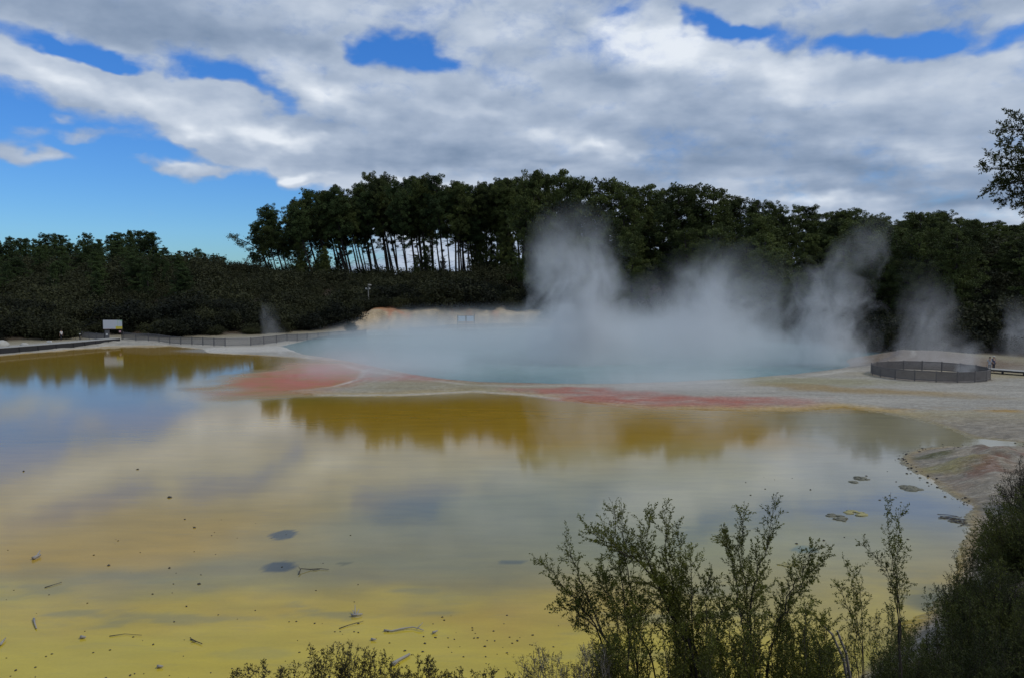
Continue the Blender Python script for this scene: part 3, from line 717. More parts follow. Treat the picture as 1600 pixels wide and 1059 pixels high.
# ------------------------------------------------------------------ woods on the right hill
def scatter(n, px0, px1, d0, d1, seed, mind):
    r = random.Random(seed); out = []; tries = 0
    while len(out) < n and tries < 40000:
        tries += 1; px = r.uniform(px0, px1); d = r.uniform(d0 ** 1.0, d1); x = (px - 800) / F * d
        if all((x - a) ** 2 + (d - b) ** 2 > mind ** 2 for a, b, _ in out): out.append((x, d, px))
    return out
rnd = random.Random(11)
hp = hillpoly
def sH1(x, y): return -float(sdist(np.array([x]), np.array([y]), hp)[0])
k = 0
ridge = [(px, rnd.uniform(188, 214)) for px in np.linspace(836, 1720, 40)]
inner = [(px, d) for (x, d, px) in scatter(118, 835, 1740, 122, 200, 7, 5.6) if sH1(x, d) > 14]
for j, (px, d) in enumerate(ridge + inner):
    x = (px - 800) / F * d; z0 = hgt(x, d); onr = j < len(ridge)
    sk = CAMZ + (440 - skyline(px + rnd.uniform(-8, 8))) / F * d
    if onr: Hh = sk - z0 - rnd.choice([0, 0.4, 1.0, 2.0, 0.2])
    else: Hh = min(rnd.uniform(9, 18.5), sk - z0 - rnd.uniform(0.2, 3.5))
    Hh = max(6, Hh)
    kind = rnd.random()
    nearlow = (not onr) and d < 160
    lab = ('round crowned pine on the skyline ' if onr else 'bushy green pine low on the right hill ' if nearlow else 'bushy green pine halfway up the right hill ') + mark(px)
    grp = ('right skyline pines ' if onr else 'low right hill pines ' if nearlow else 'right slope pines ') + mark(px)
    plant('pine_tree', V_FULL[j % 6], 18, (x, d, z0 - 0.3), Hh, rnd.uniform(0, 6.28), lab, 'pine tree', grp, MAT_PINE, R(rnd.uniform(-2, 2)), rnd.uniform(1.0, 1.4) * (18 / Hh) ** 0.35)
# ------------------------------------------------------------------ woods on the left
rnd = random.Random(12)
ridge = [(px, rnd.uniform(284, 304)) for px in np.linspace(-70, 362, 34)]
inner = [(px, d) for (x, d, px) in scatter(50, -90, 330, 178, 280, 9, 7.5)]
for j, (px, d) in enumerate(ridge + inner):
    x = (px - 800) / F * d; z0 = hgt(x, d); onr = j < len(ridge)
    sk = CAMZ + (440 - skyline(px + rnd.uniform(-6, 6))) / F * d
    Hh = (sk - z0 + 0.6 - rnd.choice([0, 0.3, 1.2, 3.0])) if onr else min(rnd.uniform(9, 15), sk - z0 - rnd.uniform(1, 5))
    if px > 325 and not onr: continue
    Hh = max(3.5, min(Hh, 0.130 * d - 10 + rnd.uniform(-1.5, 0.6) - z0) if not onr else Hh)
    var = V_CONE[j % 4] if (j % 3 == 0) else V_FULL[j % 6]; ref = 16 if (j % 3 == 0) else 18
    lab = ('dark pine on the left skyline ' if onr else 'dark pine within the left wood ') + mark(px)
    plant('pine_tree', var, ref, (x, d, z0 - 0.3), Hh, rnd.uniform(0, 6.28), lab, 'pine tree', ('left skyline pines ' if onr else 'left wood pines ') + mark(px), MAT_PINE2, R(rnd.uniform(-2, 2)), rnd.uniform(0.95, 1.35) * (18 / Hh) ** 0.35)

# ------------------------------------------------------------------ scrub: the front bushes one by one, the rest as a mass
rnd = random.Random(21)
cand = []
for px in np.linspace(-60, 1680, 4000):
    pass
spots = []; tries = 0
while tries < 26000:
    tries += 1
    px = rnd.uniform(-60, 1690); d = rnd.uniform(112, 262) if px < 900 else rnd.uniform(106, 175)
    x = (px - 800) / F * d; s = sH1(x, d)
    cmx = cl_a - 3 < x < cl_b + 5
    if s < (5.2 + 7.5 * float(nfbm(np.array([x * 0.22]), np.array([d * 0.05]), 43)[0] - 0.35) if cmx else 2.0): continue
    if px > 210 and px < 242 and s < 14: continue       # the path gap by the board
    mind = 3.9 if s < 22 else 5.4
    if all((x - a) ** 2 + (d - b) ** 2 > mind ** 2 for a, b, _, _ in spots): spots.append((x, d, s, px))
spots.sort(key=lambda q: q[2])
front, back = spots[:270], spots[270:]
BUSHLAB = [(0, 'left wood edge', 'olive brown bush at the foot of the left wood behind the boardwalk'), (380, 'middle slope', 'grey brown scrub bush on the slope below the pine grove'), (850, 'behind the steam', 'dark scrub bush at the foot of the right hill behind the steaming pool')]
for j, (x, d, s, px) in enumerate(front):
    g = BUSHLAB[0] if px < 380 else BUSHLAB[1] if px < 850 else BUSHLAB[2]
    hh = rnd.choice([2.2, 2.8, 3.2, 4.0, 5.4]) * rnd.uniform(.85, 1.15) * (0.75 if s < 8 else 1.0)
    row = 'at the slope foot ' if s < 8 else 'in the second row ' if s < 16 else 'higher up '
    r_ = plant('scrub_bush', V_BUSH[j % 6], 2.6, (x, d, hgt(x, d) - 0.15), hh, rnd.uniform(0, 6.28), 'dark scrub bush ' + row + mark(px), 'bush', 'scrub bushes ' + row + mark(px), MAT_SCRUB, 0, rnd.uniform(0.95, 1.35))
allv = []; allf = []; nv = 0
tmpl = []
for tm, cm_ in V_BUSH[:3]:
    a = np.zeros(len(cm_.vertices) * 3); cm_.vertices.foreach_get('co', a); a = a.reshape(-1, 4, 3); tmpl.append(a)
rng = np.random.default_rng(5)
hs = height(np.array([q[0] for q in back]), np.array([q[1] for q in back]))
for j, (x, d, s, px) in enumerate(back):
    a = tmpl[j % 3]; a = a[rng.permutation(len(a))[:2400]]; an = rnd.uniform(0, 6.28); sc = rnd.choice([0.9, 1.1, 1.4, 2.0]) * rnd.uniform(.9, 1.1) * (0.8 if px > 380 and px < 850 and s > 70 else 1.0)
    c_, s_2 = math.cos(an), math.sin(an); q = a.reshape(-1, 3) * np.array([sc * 1.25, sc * 1.25, sc])
    q = np.stack([q[:, 0] * c_ - q[:, 1] * s_2 + x, q[:, 0] * s_2 + q[:, 1] * c_ + d, q[:, 2] + hs[j]], 1)
    allv.append(q); allf.append(np.arange(len(q)).reshape(-1, 4) + nv); nv += len(q)
v = np.concatenate(allv); f = np.concatenate(allf)
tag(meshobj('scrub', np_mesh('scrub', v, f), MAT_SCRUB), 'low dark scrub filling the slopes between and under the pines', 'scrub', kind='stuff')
print('scrub', len(front), len(back))
# >>>PART2
# ------------------------------------------------------------------ made things on the far shore
M_FENCE = mat_simple('fence_grey', (0.105, 0.105, 0.110), 0.7, 0.25, 4.0)
M_DARKWOOD = mat_simple('dark_timber', (0.022, 0.022, 0.024), 0.75, 0.4, 3.0)
M_DECK = mat_simple('pale_deck', (0.36, 0.35, 0.32), 0.85, 0.25, 2.0, bump=0.4)
M_POLE = mat_simple('pole_grey', (0.22, 0.21, 0.19), 0.7, 0.2, 5.0)
M_WHITE = mat_simple('white_paint', (0.62, 0.62, 0.60), 0.6, 0.06, 5.0)
M_PALE = mat_simple('notice_white', (0.55, 0.60, 0.66), 0.5, 0.05, 5.0)
M_RED = mat_simple('notice_pink', (0.60, 0.36, 0.38), 0.6, 0.05, 5.0)
M_BLACK = mat_simple('black_metal', (0.02, 0.02, 0.022), 0.5, 0.2, 5.0)
def z_at(x, y): return max(hgt(x, y), 0.0)
def fence(px_pts, hh, label, bay=2.6, closed=False, pts=None, base_z=None, gap=0.095, group=None, mat=M_FENCE):
    pts = [Vector((*P(*q, 0.15), 0)) for q in px_pts] if pts is None else [Vector((a, b_, 0)) for a, b_ in pts]
    samp = []
    for a, b_ in zip(pts[:-1], pts[1:]):
        n = max(1, round((b_ - a).length / bay))
        samp += [a.lerp(b_, k / n) for k in range(n)]
    samp.append(pts[-1])
    for p in samp: p.z = (z_at(p.x, p.y) if base_z is None else base_z) + 0.03
    o0 = samp[0].copy(); root = empty('fence', o0, 0, label=label, cat='fence', group=group)
    samp = [p - o0 for p in samp]
    m_ = MB(); m_.box((0, 0, hh / 2 + 0.03), (0.09, 0.09, hh + 0.16)); pm = m_.mesh('post'); pm.materials.append(mat)
    for i, p in enumerate(samp if not closed else samp[:-1]):
        o = bpy.data.objects.new('post', pm); COL.objects.link(o); o.location = p; o.parent = root
    tr_ = MB(); lo = MB()
    for a, b_ in zip(samp[:-1], samp[1:]):
        d = b_ - a; an = math.atan2(d.y, d.x); L = d.length; mid = (a + b_) / 2
        ti = Matrix.Rotation(-math.asin(max(-1, min(1, d.z / L))), 3, 'Y')
        tr_.box(mid + Vector((0, 0, hh)), (L - 0.10, 0.05, 0.07), an, ti); lo.box(mid + Vector((0, 0, 0.14)), (L - 0.10, 0.05, 0.07), an, ti)
        pk = MB(); n = max(2, int(L / gap))
        for k in range(1, n):
            q = a.lerp(b_, k / n); pk.box(q + Vector((0, 0, hh / 2 + 0.05)), (0.042, 0.022, hh - 0.16), an)
        pk.build('picket_panel', mat, root)
    tr_.build('top_rail', mat, root); lo.build('bottom_rail', mat, root)
    return root
fence([(193, 534), (232, 536), (300, 539), (352, 541), (392, 540), (432, 536), (480, 531), (530, 527), (572, 524)], 1.12, 'long grey picket fence along the left shore towards the pool')
fence([(128, 529), (163, 532.5)], 1.1, 'short grey picket fence left of the map board')
fence([(640, 517), (700, 514), (770, 512), (880, 511)], 0.7, 'low faint fence along the back edge of the pool under the twin boards')
# round enclosure
cxr, cyr = P(1451, 587.5, 0.15); rad = 5.55
rp_ = [(cxr + rad * math.cos(a), cyr + rad * 0.98 * math.sin(a)) for a in np.linspace(-math.pi / 2, 1.5 * math.pi, 19)]
fence(None, 0.98, 'round grey picket enclosure standing on the white sinter at the right', 2.2, True, rp_, None, 0.062, None, mat_simple('weathered_pickets', (0.15, 0.14, 0.135), 0.8, 0.35, 2.0))

def person(loc, face, label, shirt, legs, pose, hat=None, hair=(0.03, 0.02, 0.015), h=1.7):
    root = empty('person', loc, face, label=label, cat='person')
    k = h / 1.75
    st = pose.get('stride', 0.12); ar = pose.get('arms', [(0.30, 0.02, 0.82), (-0.30, 0.04, 0.82)])
    J = {'pel': (0, 0, .95), 'wai': (0, 0, 1.10), 'che': (0, .01, 1.32), 'nek': (0, .01, 1.49), 'hb': (0, .03, 1.58), 'hd': (0, .03, 1.66), 'ht': (0, .02, 1.74),
         'sl': (.19, 0, 1.42), 'sr': (-.19, 0, 1.42), 'el': (.25, -.03, 1.14), 'er': (-.25, -.03, 1.14), 'wl': ar[0], 'wr': ar[1],
         'hl': (.09, 0, .90), 'hr': (-.09, 0, .90), 'kl': (.10, .10 * st / .12, .50), 'kr': (-.10, .03, .50), 'al': (.10, st, .09), 'ar': (-.10, -st, .10), 'tl': (.11, st + .17, .04), 'tr': (-.11, -st + .16, .04)}
    Rd = {'pel': .13, 'wai': .12, 'che': .14, 'nek': .055, 'hb': .075, 'hd': .098, 'ht': .06, 'sl': .065, 'sr': .065, 'el': .042, 'er': .042, 'wl': .028, 'wr': .028, 'hl': .085, 'hr': .085, 'kl': .058, 'kr': .058, 'al': .04, 'ar': .04, 'tl': .032, 'tr': .032}
    E = [('pel', 'wai'), ('wai', 'che'), ('che', 'nek'), ('nek', 'hb'), ('hb', 'hd'), ('hd', 'ht'), ('che', 'sl'), ('che', 'sr'), ('sl', 'el'), ('sr', 'er'), ('el', 'wl'), ('er', 'wr'), ('pel', 'hl'), ('pel', 'hr'), ('hl', 'kl'), ('hr', 'kr'), ('kl', 'al'), ('kr', 'ar'), ('al', 'tl'), ('ar', 'tr')]
    for s, wn_ in ((1, 'wl'), (-1, 'wr')):
        wv_ = Vector(J[wn_]); pm = 'p' + wn_; J[pm] = tuple(wv_ + Vector((0, .01, -.07))); Rd[pm] = .030; E.append((wn_, pm))
        for q in range(5):
            fn = pm + str(q); off = Vector((s * (.018 if q == 0 else 0.004), (q - 2.2) * .016, -.05 if q == 0 else -.085 + .006 * abs(q - 2.5)))
            J[fn] = tuple(Vector(J[pm]) + off); Rd[fn] = .009; E.append((pm, fn))
    def skin(name, keys, grow, mat, over={}):
        idx = {q: i for i, q in enumerate(keys)}
        me = bpy.data.meshes.new(name)
        me.from_pydata([tuple(c * k for c in (over.get(q, J[q]))) for q in keys], [(idx[a], idx[b_]) for a, b_ in E if a in idx and b_ in idx], [])
        o = meshobj(name, me, mat, root)
        mo = o.modifiers.new('skin', 'SKIN'); mo.use_smooth_shade = True
        for q, i in idx.items():
            r_ = (Rd[q] + grow) * k; me.skin_vertices[0].data[i].radius = (r_, r_)
        me.skin_vertices[0].data[0].use_root = True
        su = o.modifiers.new('sub', 'SUBSURF'); su.levels = su.render_levels = 1
    skin('body', list(J), 0, mat_simple('skin_tone', (0.42, 0.26, 0.19), 0.6, 0.05))
    skin('shirt', ['wai', 'che', 'nek', 'sl', 'sr', 'el', 'er', 'pel'], 0.016, mat_simple('cloth_top', shirt, 0.9, 0.1), {'nek': (0, .01, 1.43), 'el': (.235, -.02, 1.2), 'er': (-.235, -.02, 1.2)})
    skin('trousers', ['pel', 'hl', 'hr', 'kl', 'kr', 'al', 'ar'], 0.014, mat_simple('cloth_legs', legs, 0.9, 0.1))
    hm = MB(); hm.blob((0, .01 * k, 1.70 * k), (.108 * k, .118 * k, .085 * k), 3, .04, 12, 7)
    if hat: hm.tube([(0, .02, 1.695 * k), (0, .02, 1.71 * k)], [.19 * k, .17 * k], 14)
    hm.build('hat' if hat else 'hair', mat_simple('headwear', hat or hair, 0.85, 0.1), root, True)
    return root
def gl(px, py):
    x, y = P(px, py, 0.4); return (x, y, z_at(x, y))
p_ = gl(96, 529.5); person(p_, R(70), 'person in a white shirt and dark trousers walking beyond the left boardwalk', (.60, .60, .60), (.02, .02, .03), {'stride': .2}, h=1.75)
p_ = gl(246, 523); person(p_, R(185), 'person in a pale top standing in the path gap right of the map board', (.58, .54, .54), (.03, .03, .04), {'stride': .05})
p_ = gl(1546, 577); person(p_, R(160), 'person in light clothes on the right, left one of the couple', (.40, .42, .45), (.34, .33, .34), {'stride': .06}, h=1.62)
p_ = gl(1552, 577); person(p_, R(200), 'person in dark blue with a pale sun hat, right one of the couple', (.06, .07, .13), (.05, .05, .07), {'stride': .06, 'arms': [(.27, .22, 1.05), (-.24, .2, 1.08)]}, hat=(.5, .49, .45), h=1.72)

# map board
x0, y0 = P(177, 533, 0.3); zb = z_at(x0, y0); d0 = y0
root = empty('map_board', (x0, y0, zb), 0, label='large white map board with coloured map on posts by the path gap', cat='sign')
sc = d0 / F
for sx_ in (-13.5, 13.5):
    m_ = MB(); m_.box((sx_ * sc, 0.09, 1.55), (0.13, 0.13, 3.3)); m_.build('post', M_DARKWOOD, root)
m_ = MB(); m_.box((0, 0, 2.55), (30.5 * sc, 0.06, 1.56)); pb = m_.build('panel', M_BLACK, root)
m, t, b, o = mat_new('map_print')
g = t.new('ShaderNodeTexCoord').outputs['Object']
gx, gy, gz = t.sep(g)
blob_ = t.mapr(t.noise(g, 1.6, 3, 0.5, 0.6), 0.50, 0.54)
c = t.mix(blob_, (0.50, 0.56, 0.62, 1), (0.30, 0.50, 0.33, 1))
c = t.mix(t.mapr(t.noise(g, 4.5, 2, 0.5), 0.60, 0.63), c, (0.62, 0.62, 0.50, 1))
c = t.mix(t.mapr(gx, 0.2, 1.4), (0.56, 0.58, 0.62, 1), c)
yb_ = t.math('MULTIPLY', t.mapr(gx, 0.48, 0.50), t.mapr(gz, 2.28, 2.26))
c = t.mix(yb_, c, (0.62, 0.52, 0.06, 1))
rb_ = t.mapr(gz, 1.85, 1.84); c = t.mix(rb_, c, (0.42, 0.16, 0.08, 1))
t.set(b.inputs['Base Color'], c); b.inputs['Roughness'].default_value = 0.5
m_ = MB(); m_.box((0, -0.04, 2.55), (30.5 * sc - 0.08, 0.02, 1.48)); m_.build('map_print', m, pb)
m_ = MB(); m_.box((11 * sc, -0.01, 1.42), (0.30, 0.03, 0.30)); m_.build('small_notice', M_RED, root)
# grey pillar with white disc
x0, y0 = P(168, 533.5, 0.3); zb = z_at(x0, y0); root = empty('gate_pillar', (x0, y0, zb), 0, label='grey gate pillar with a small white notice left of the map board', cat='pillar')
m_ = MB(); m_.box((0, 0, 0.78), (0.62, 0.22, 1.56)); m_.box((0, 0, 1.6), (0.68, 0.28, 0.08)); m_.build('pillar', M_FENCE, root)
m_ = MB(); m_.tube([(0, -0.115, 0.98), (0, -0.135, 0.98)], 0.17, 14); m_.build('notice', M_WHITE, root)
def bollard(px, py, label, h=1.0, top=M_WHITE):
    x0, y0 = P(px, py, 0.4); root = empty('bollard', (x0, y0, z_at(x0, y0)), 0, label=label, cat='bollard')
    m_ = MB(); m_.tube([(0, 0, -0.1), (0, 0, h * 0.92)], [0.10, 0.09], 8); m_.build('post', M_BLACK, root)
    m_ = MB(); m_.tube([(0, 0, h * 0.92), (0, 0, h), (0, 0, h * 1.03)], [0.105, 0.105, 0.06], 8); m_.build('cap', top, root)
bollard(125, 528.5, 'dark bollard with a pale cap at the left end of the short fence')
bollard(608, 514, 'small dark post at the foot of the tan bank above the pool', 0.75, M_POLE)
# white plate by the walker, boulder at the left edge
x0, y0 = P(77, 531.5, 0.5); m_ = MB(); m_.box((0, 0, 0.14), (0.68, 0.3, 0.22)); m_.box((0, 0, 0.26), (0.62, 0.26, 0.03))
o = m_.build('white_block', M_WHITE); o.location = (x0, y0, z_at(x0, y0) - 0.02); tag(o, 'small white block lying on pale ground left of the walker', 'block')
M_ROCK = mat_simple('pale_rock', (0.42, 0.41, 0.37), 0.9, 0.25, 2.0, bump=0.6)
for j, (px, py, r_, lab) in enumerate([(-2, 539, 1.15, 'large pale boulder at the left edge of the picture behind the boardwalk'), (38, 537.5, 0.5, 'small pale boulder between the large boulder and the walker')]):
    x0, y0 = P(px, py, 0.5); m_ = MB(); m_.blob((0, 0, r_ * 0.3), (r_ * 1.2, r_, r_ * 0.62), 5 + j, 0.16, 12, 8)
    o = m_.build('boulder', M_ROCK, None, True); o.location = (x0, y0, z_at(x0, y0)); tag(o, lab, 'boulder')
# boardwalks
def boardwalk(pts, zt, th, width, label, side=1):
    pts = [Vector((a, b_, 0)) for a, b_ in pts]; o0 = pts[0].copy(); root = empty('boardwalk', o0, 0, label=label, cat='boardwalk')
    dk = MB(); bm_ = MB(); ps = []
    for a, b_ in zip(pts[:-1], pts[1:]):
        a = a - o0; b_ = b_ - o0; d = b_ - a; an = math.atan2(d.y, d.x); L = d.length; nrm = Vector((-d.y, d.x, 0)).normalized() * side
        n = max(1, int(L / 0.32))
        for k in range(n):
            q = a + d * ((k + 0.5) / n) + nrm * width / 2; dk.box(q + Vector((0, 0, zt - 0.02 + (k % 3) * 0.004)), (L / n - 0.02, width, 0.05), an)
        bm_.box((a + b_) / 2 + nrm * 0.05 + Vector((0, 0, zt - 0.05 - th / 2)), (L + 0.02, 0.08, th), an)
        bm_.box((a + b_) / 2 + nrm * (width - 0.05) + Vector((0, 0, zt - 0.05 - th / 2)), (L + 0.02, 0.08, th), an)
        for k in range(int(L / 3) + 1): ps.append(a + d * (k / (int(L / 3) + 1)))
    dk.build('deck', M_DECK, root); bm_.build('side_beam', M_DARKWOOD, root)
    pmb = MB(); pmb.box((0, 0, zt / 2 - 0.3), (0.16, 0.16, zt + 0.5)); pm = pmb.mesh('pile'); pm.materials.append(M_DARKWOOD)
    for q in ps[:40]:
        o = bpy.data.objects.new('pile', pm); COL.objects.link(o); o.location = q; o.parent = root
    return root
boardwalk([P(-70, 561, 0.1), P(0, 553, 0.1), P(60, 548, 0.1), P(115, 543.5, 0.1), P(150, 540, 0.1), P(188, 536.5, 0.1)], 0.92, 0.85, 1.9, 'dark edged boardwalk along the far left shore of the yellow water')
boardwalk([P(1534, 583, 0.1), P(1600, 588, 0.1), P(1700, 594, 0.1)], 0.62, 0.14, 1.4, 'low pale boardwalk right of the round fence')
# twin notice boards
xx, dd = (728 - 800) / F * 165, 165.0; zb = z_at(xx, dd); root = empty('notice_boards', (xx, dd, zb), 0, label='pair of white notice boards on three dark posts behind the pool', cat='sign')
sc = dd / F; zc = (CAMZ + (440 - 498) / F * dd) - zb
for q in (-13.2, 0, 13.2):
    m_ = MB(); m_.box((q * sc, 0.07, (zc + 0.95) / 2 - 0.2), (0.14, 0.12, zc + (1.3 if q > 5 else 0.95))); m_.build('post', M_DARKWOOD, root)
for q in (-6.6, 6.6):
    m_ = MB(); m_.box((q * sc, 0, zc), (1.55, 0.06, 1.22)); fr = m_.build('board_frame', M_DARKWOOD, root)
    m_ = MB(); m_.box((q * sc, -0.045, zc), (1.42, 0.03, 1.08)); m_.build('notice', M_PALE, fr)
m_ = MB(); m_.box((0, 0, zc - 0.85), (26 * sc, 0.05, 0.10)); m_.build('cross_rail', M_DARKWOOD, root)
# lamp pole
xx, dd = (576 - 800) / F * 178, 178.0; zb = z_at(xx, dd); root = empty('lamp_pole', (xx, dd, zb), 0, label='slim pale pole with lamp and camera heads above the tan bank', cat='pole')
zt = CAMZ + (440 - 444) / F * dd - zb
m_ = MB(); m_.tube([(0, 0, -0.3), (0, 0, zt)], [0.13, 0.09], 8); m_.build('pole', M_POLE, root)
m_ = MB(); m_.tube([(-0.6, 0, zt - 1.15), (0.35, 0, zt - 1.15)], 0.05, 6); m_.build('crossarm', M_WHITE, root)
for q in (-0.5, 0.28):
    m_ = MB(); m_.blob((q, -0.1, zt - 1.0), (0.17, 0.2, 0.14), 2, 0.03, 8, 6); m_.build('lamp_head', M_WHITE, root)
m_ = MB(); m_.blob((0.30, -0.05, zt - 0.28), (0.42, 0.36, 0.26), 2, 0.03, 12, 8); m_.tube([(0, 0, zt - 0.1), (0.3, -0.05, zt - 0.05)], 0.04, 5); m_.build('dome_head', M_POLE, root, True)
xx, yy = P(549, 513.5, 0.8); plant('scrub_bush', V_BUSH[2], 2.6, (xx, yy, z_at(xx, yy) - 0.1), 1.9, 1, 'lone dark bush on the tan bank below the lamp pole', 'bush', None, MAT_SCRUB, 0, 0.75)

# ------------------------------------------------------------------ litter on the silica flat
M_DRIFT = mat_simple('bleached_wood', (0.33, 0.31, 0.28), 0.8, 0.3, 12.0, bump=0.4)
M_DWOOD = mat_simple('wet_dark_wood', (0.045, 0.036, 0.026), 0.7, 0.4, 12.0)
def stick(pts, rad, label, mat=M_DRIFT, forks=(), name='driftwood', cat='driftwood'):
    w3 = [Vector((*P(a, b_), 0.02 + c)) for a, b_, c in pts]; o0 = w3[0].copy(); o0.z = 0
    m_ = MB(); n = len(w3); m_.tube([q - o0 for q in w3], [rad * (1 - 0.55 * i / max(1, n - 1)) * random.Random(i).uniform(.8, 1.2) for i in range(n)], 7)
    for fk in forks: m_.tube([Vector((*P(a, b_), 0.02 + c)) - o0 for a, b_, c in fk], [rad * 0.6, rad * 0.2], 6)
    o = m_.build(name, mat, None, True); o.location = o0; tag(o, label, cat); return o
stick([(614, 1040, .03), (622, 1034, .04), (640, 1024, .03)], 0.060, 'thick bleached log lying in yellow shallows above the bottom bushes')
stick([(600, 986, .02), (612, 987, .02), (628, 984, .03), (645, 982, .04), (655, 985, .05), (662, 986, .02)], 0.028, 'long crooked grey stick with a raised end in the yellow shallows', forks=[[(652, 984, .04), (661, 980, .14)]])
stick([(549, 963, .03), (557, 963, .05), (566, 961, .03)], 0.04, 'small bleached root with upright prongs in the yellow shallows', forks=[[(555, 963, .03), (555, 956, .22)], [(557, 963, .03), (561, 958, .12)], [(555, 963, .03), (551, 958, .10)]])
stick([(530, 982, 0), (545, 977, .01), (556, 974, .01), (568, 971, .01)], 0.012, 'thin dark twig below the small bleached root', M_DWOOD)
stick([(467, 898, .02), (470, 892, .08), (485, 890, .01), (500, 889, .015), (514, 890, .01)], 0.020, 'dark forked branch beside the lower round vent', M_DWOOD, forks=[[(470, 893, .06), (466, 890, .12)], [(500, 889, .01), (488, 892, .01)]])
stick([(53, 968, .02), (54, 975, .03), (57, 983, .02)], 0.034, 'short white curved stick in the pale shallows at lower left')
stick([(0, 1009, .02), (9, 999, .04)], 0.034, 'white stick end poking in at the lower left edge')
stick([(52, 874, .03), (57, 872, .06), (63, 869, .05)], 0.07, 'chunk of pale driftwood on the tan flat at left', forks=[[(57, 872, .05), (63, 867, .16)]])
stick([(70, 918, 0), (84, 914, .01), (97, 910, .01)], 0.014, 'thin dark twig on the tan flat at lower left', M_DWOOD)
stick([(171, 994, 0), (195, 991, .01), (222, 993, .01)], 0.010, 'long hair thin twig in the shallows at lower left', M_DWOOD)
stick([(298, 999, .01), (306, 1003, .02), (316, 1007, .02)], 0.020, 'small forked twig left of the bottom bushes', M_DWOOD, forks=[[(306, 1003, .01), (298, 1005, .01)]])
stick([(676, 990, .02), (684, 988, .05)], 0.035, 'stubby grey wood piece right of the crooked stick')
stick([(126, 997, .02), (134, 997, .03)], 0.05, 'small bleached wood lump in the shallows at lower left')
stick([(246, 1043, .02), (255, 1043, .03)], 0.045, 'bleached wood lump in the bottom left shallows')
stick([(580, 1000, .02), (588, 1001, .03)], 0.035, 'pale wood chip just left of the crooked grey stick')
# rings of mineral crust
M_CRUST = mat_simple('mineral_crust', (0.16, 0.155, 0.11), 0.8, 0.6, 6.0, bump=0.6)
M_CRUSTY = mat_simple('mineral_crust_yellow', (0.34, 0.31, 0.14), 0.8, 0.5, 6.0, bump=0.6)
def crust(px, py, wpx, hpx, label, seed, mat=M_CRUST, full=False, th=0.05):
    x0, y0 = P(px, py); xa, ya_ = P(px + wpx / 2, py); _, yb2 = P(px, py - hpx / 2); rx = xa - x0; ry = yb2 - y0
    rr = random.Random(seed); m_ = MB(); n = 26
    k0 = [rr.uniform(0.75, 1.15) for _ in range(n)]
    for q in range(int(34 + 26 * full)):
        an = rr.uniform(0, 2 * math.pi); kk = (rr.random() ** 0.6 if full else rr.gauss(0.85, 0.13)) * k0[int(an * 4) % n]
        if not full and math.sin(an * 1.5 + seed) > 0.72: continue
        L = th * rr.uniform(1.2, 4.2); m_.blob((rx * kk * math.cos(an), ry * kk * math.sin(an), 0.008), (L, L * rr.uniform(.35, .8), th * rr.uniform(.35, .9)), rr.randint(0, 999), .3, 7, 5)
    o = m_.build('mineral_crust', mat, None, True); o.location = (x0, y0, 0.004); tag(o, label, 'mineral crust')
crust(1420, 762, 32, 8, 'flat oval grey crust patch left of the spit', 1, M_CRUST, True, 0.05)
crust(1338, 802, 26, 8, 'yellowish broken crust ring, right one of the pair below the spit', 2, M_CRUSTY, False, 0.05)
crust(1308, 808, 20, 9, 'grey broken crust ring, left one of the pair below the spit', 3, M_CRUST, False, 0.05)
crust(1344, 747, 16, 5, 'small dark crust clump in grey water left of the spit', 4, M_CRUST, False, 0.05)
crust(1334, 753, 6, 3, 'tiny dark crust knob beside the small dark clump', 5, M_CRUST, True, 0.04)
crust(1232, 882, 22, 6, 'thin curled crust ring seen behind the foreground bush', 6, M_CRUSTY, False, 0.03)
rr = random.Random(77)
m_ = MB(); x0, y0 = P(1496, 812)
for k in range(26):
    a = rr.uniform(-0.9, 0.9); L = rr.uniform(0.3, 0.9); px = rr.uniform(1477, 1514); py = 806 + (px - 1477) * 0.33 + rr.uniform(-4, 5); q = P(px, py)
    m_.tube([(q[0] - x0 - L * math.cos(a) / 2, q[1] - y0 - L * math.sin(a) / 2, 0.01), (q[0] - x0, q[1] - y0, 0.03), (q[0] - x0 + L * math.cos(a) / 2, q[1] - y0 + L * math.sin(a) / 2, 0.01)], 0.010, 4)
o = m_.build('brushwood', M_DWOOD); o.location = (x0, y0, 0); tag(o, 'net of fine drowned twigs in the water below the spit', 'twigs')
# stones and bits of cinder
M_STONE = mat_simple('cinder', (0.045, 0.04, 0.034), 0.8, 0.5, 9.0)
stones = []
for j in range(5):
    m_ = MB(); m_.blob((0, 0, 0.3), (1, 0.8, 0.6), 90 + j, 0.28, 8, 6); s_m = m_.mesh('pebble', True); s_m.materials.append(M_STONE); stones.append(s_m)
def pebble(px, py, r_, label, group):
    x0, y0 = P(px, py); o = bpy.data.objects.new('pebble', stones[rr.randint(0, 4)]); COL.objects.link(o)
    z0 = hgt(x0, y0); o.location = (x0, y0, max(0.0, z0) - r_ * 0.2); o.scale = (r_, r_, r_); o.rotation_euler = (0, 0, rr.uniform(0, 6.28)); tag(o, label, 'pebble', group)
for (px, py, r_, lab) in [(265, 777, .10, 'largest dark pebble on the tan flat left of the vents'), (289, 811, .05, 'dark pebble above the upper left vent row'), (304, 824, .06, 'flat dark pebble on the tan flat, left of the upper vent'), (265, 887, .05, 'black pebble left of the lower vent'), (170, 883, .06, 'flat brown pebble right of the driftwood chunk'),
                          (311, 912, .06, 'dark pebble below the lower vent, beside the grey streak'), (215, 733, .07, 'dark pebble high on the tan flat'), (37, 736, .07, 'dark pebble in the blue grey water near the left edge')]:
    pebble(px, py, r_, lab, None)
for k in range(90):
    px = rr.uniform(5, 560); py = 1059 - 250 * rr.random() ** 1.7
    pebble(px, py, rr.uniform(.012, .040), 'small dark pebble scattered on the left silica flat', 'pebbles on the left silica flat')
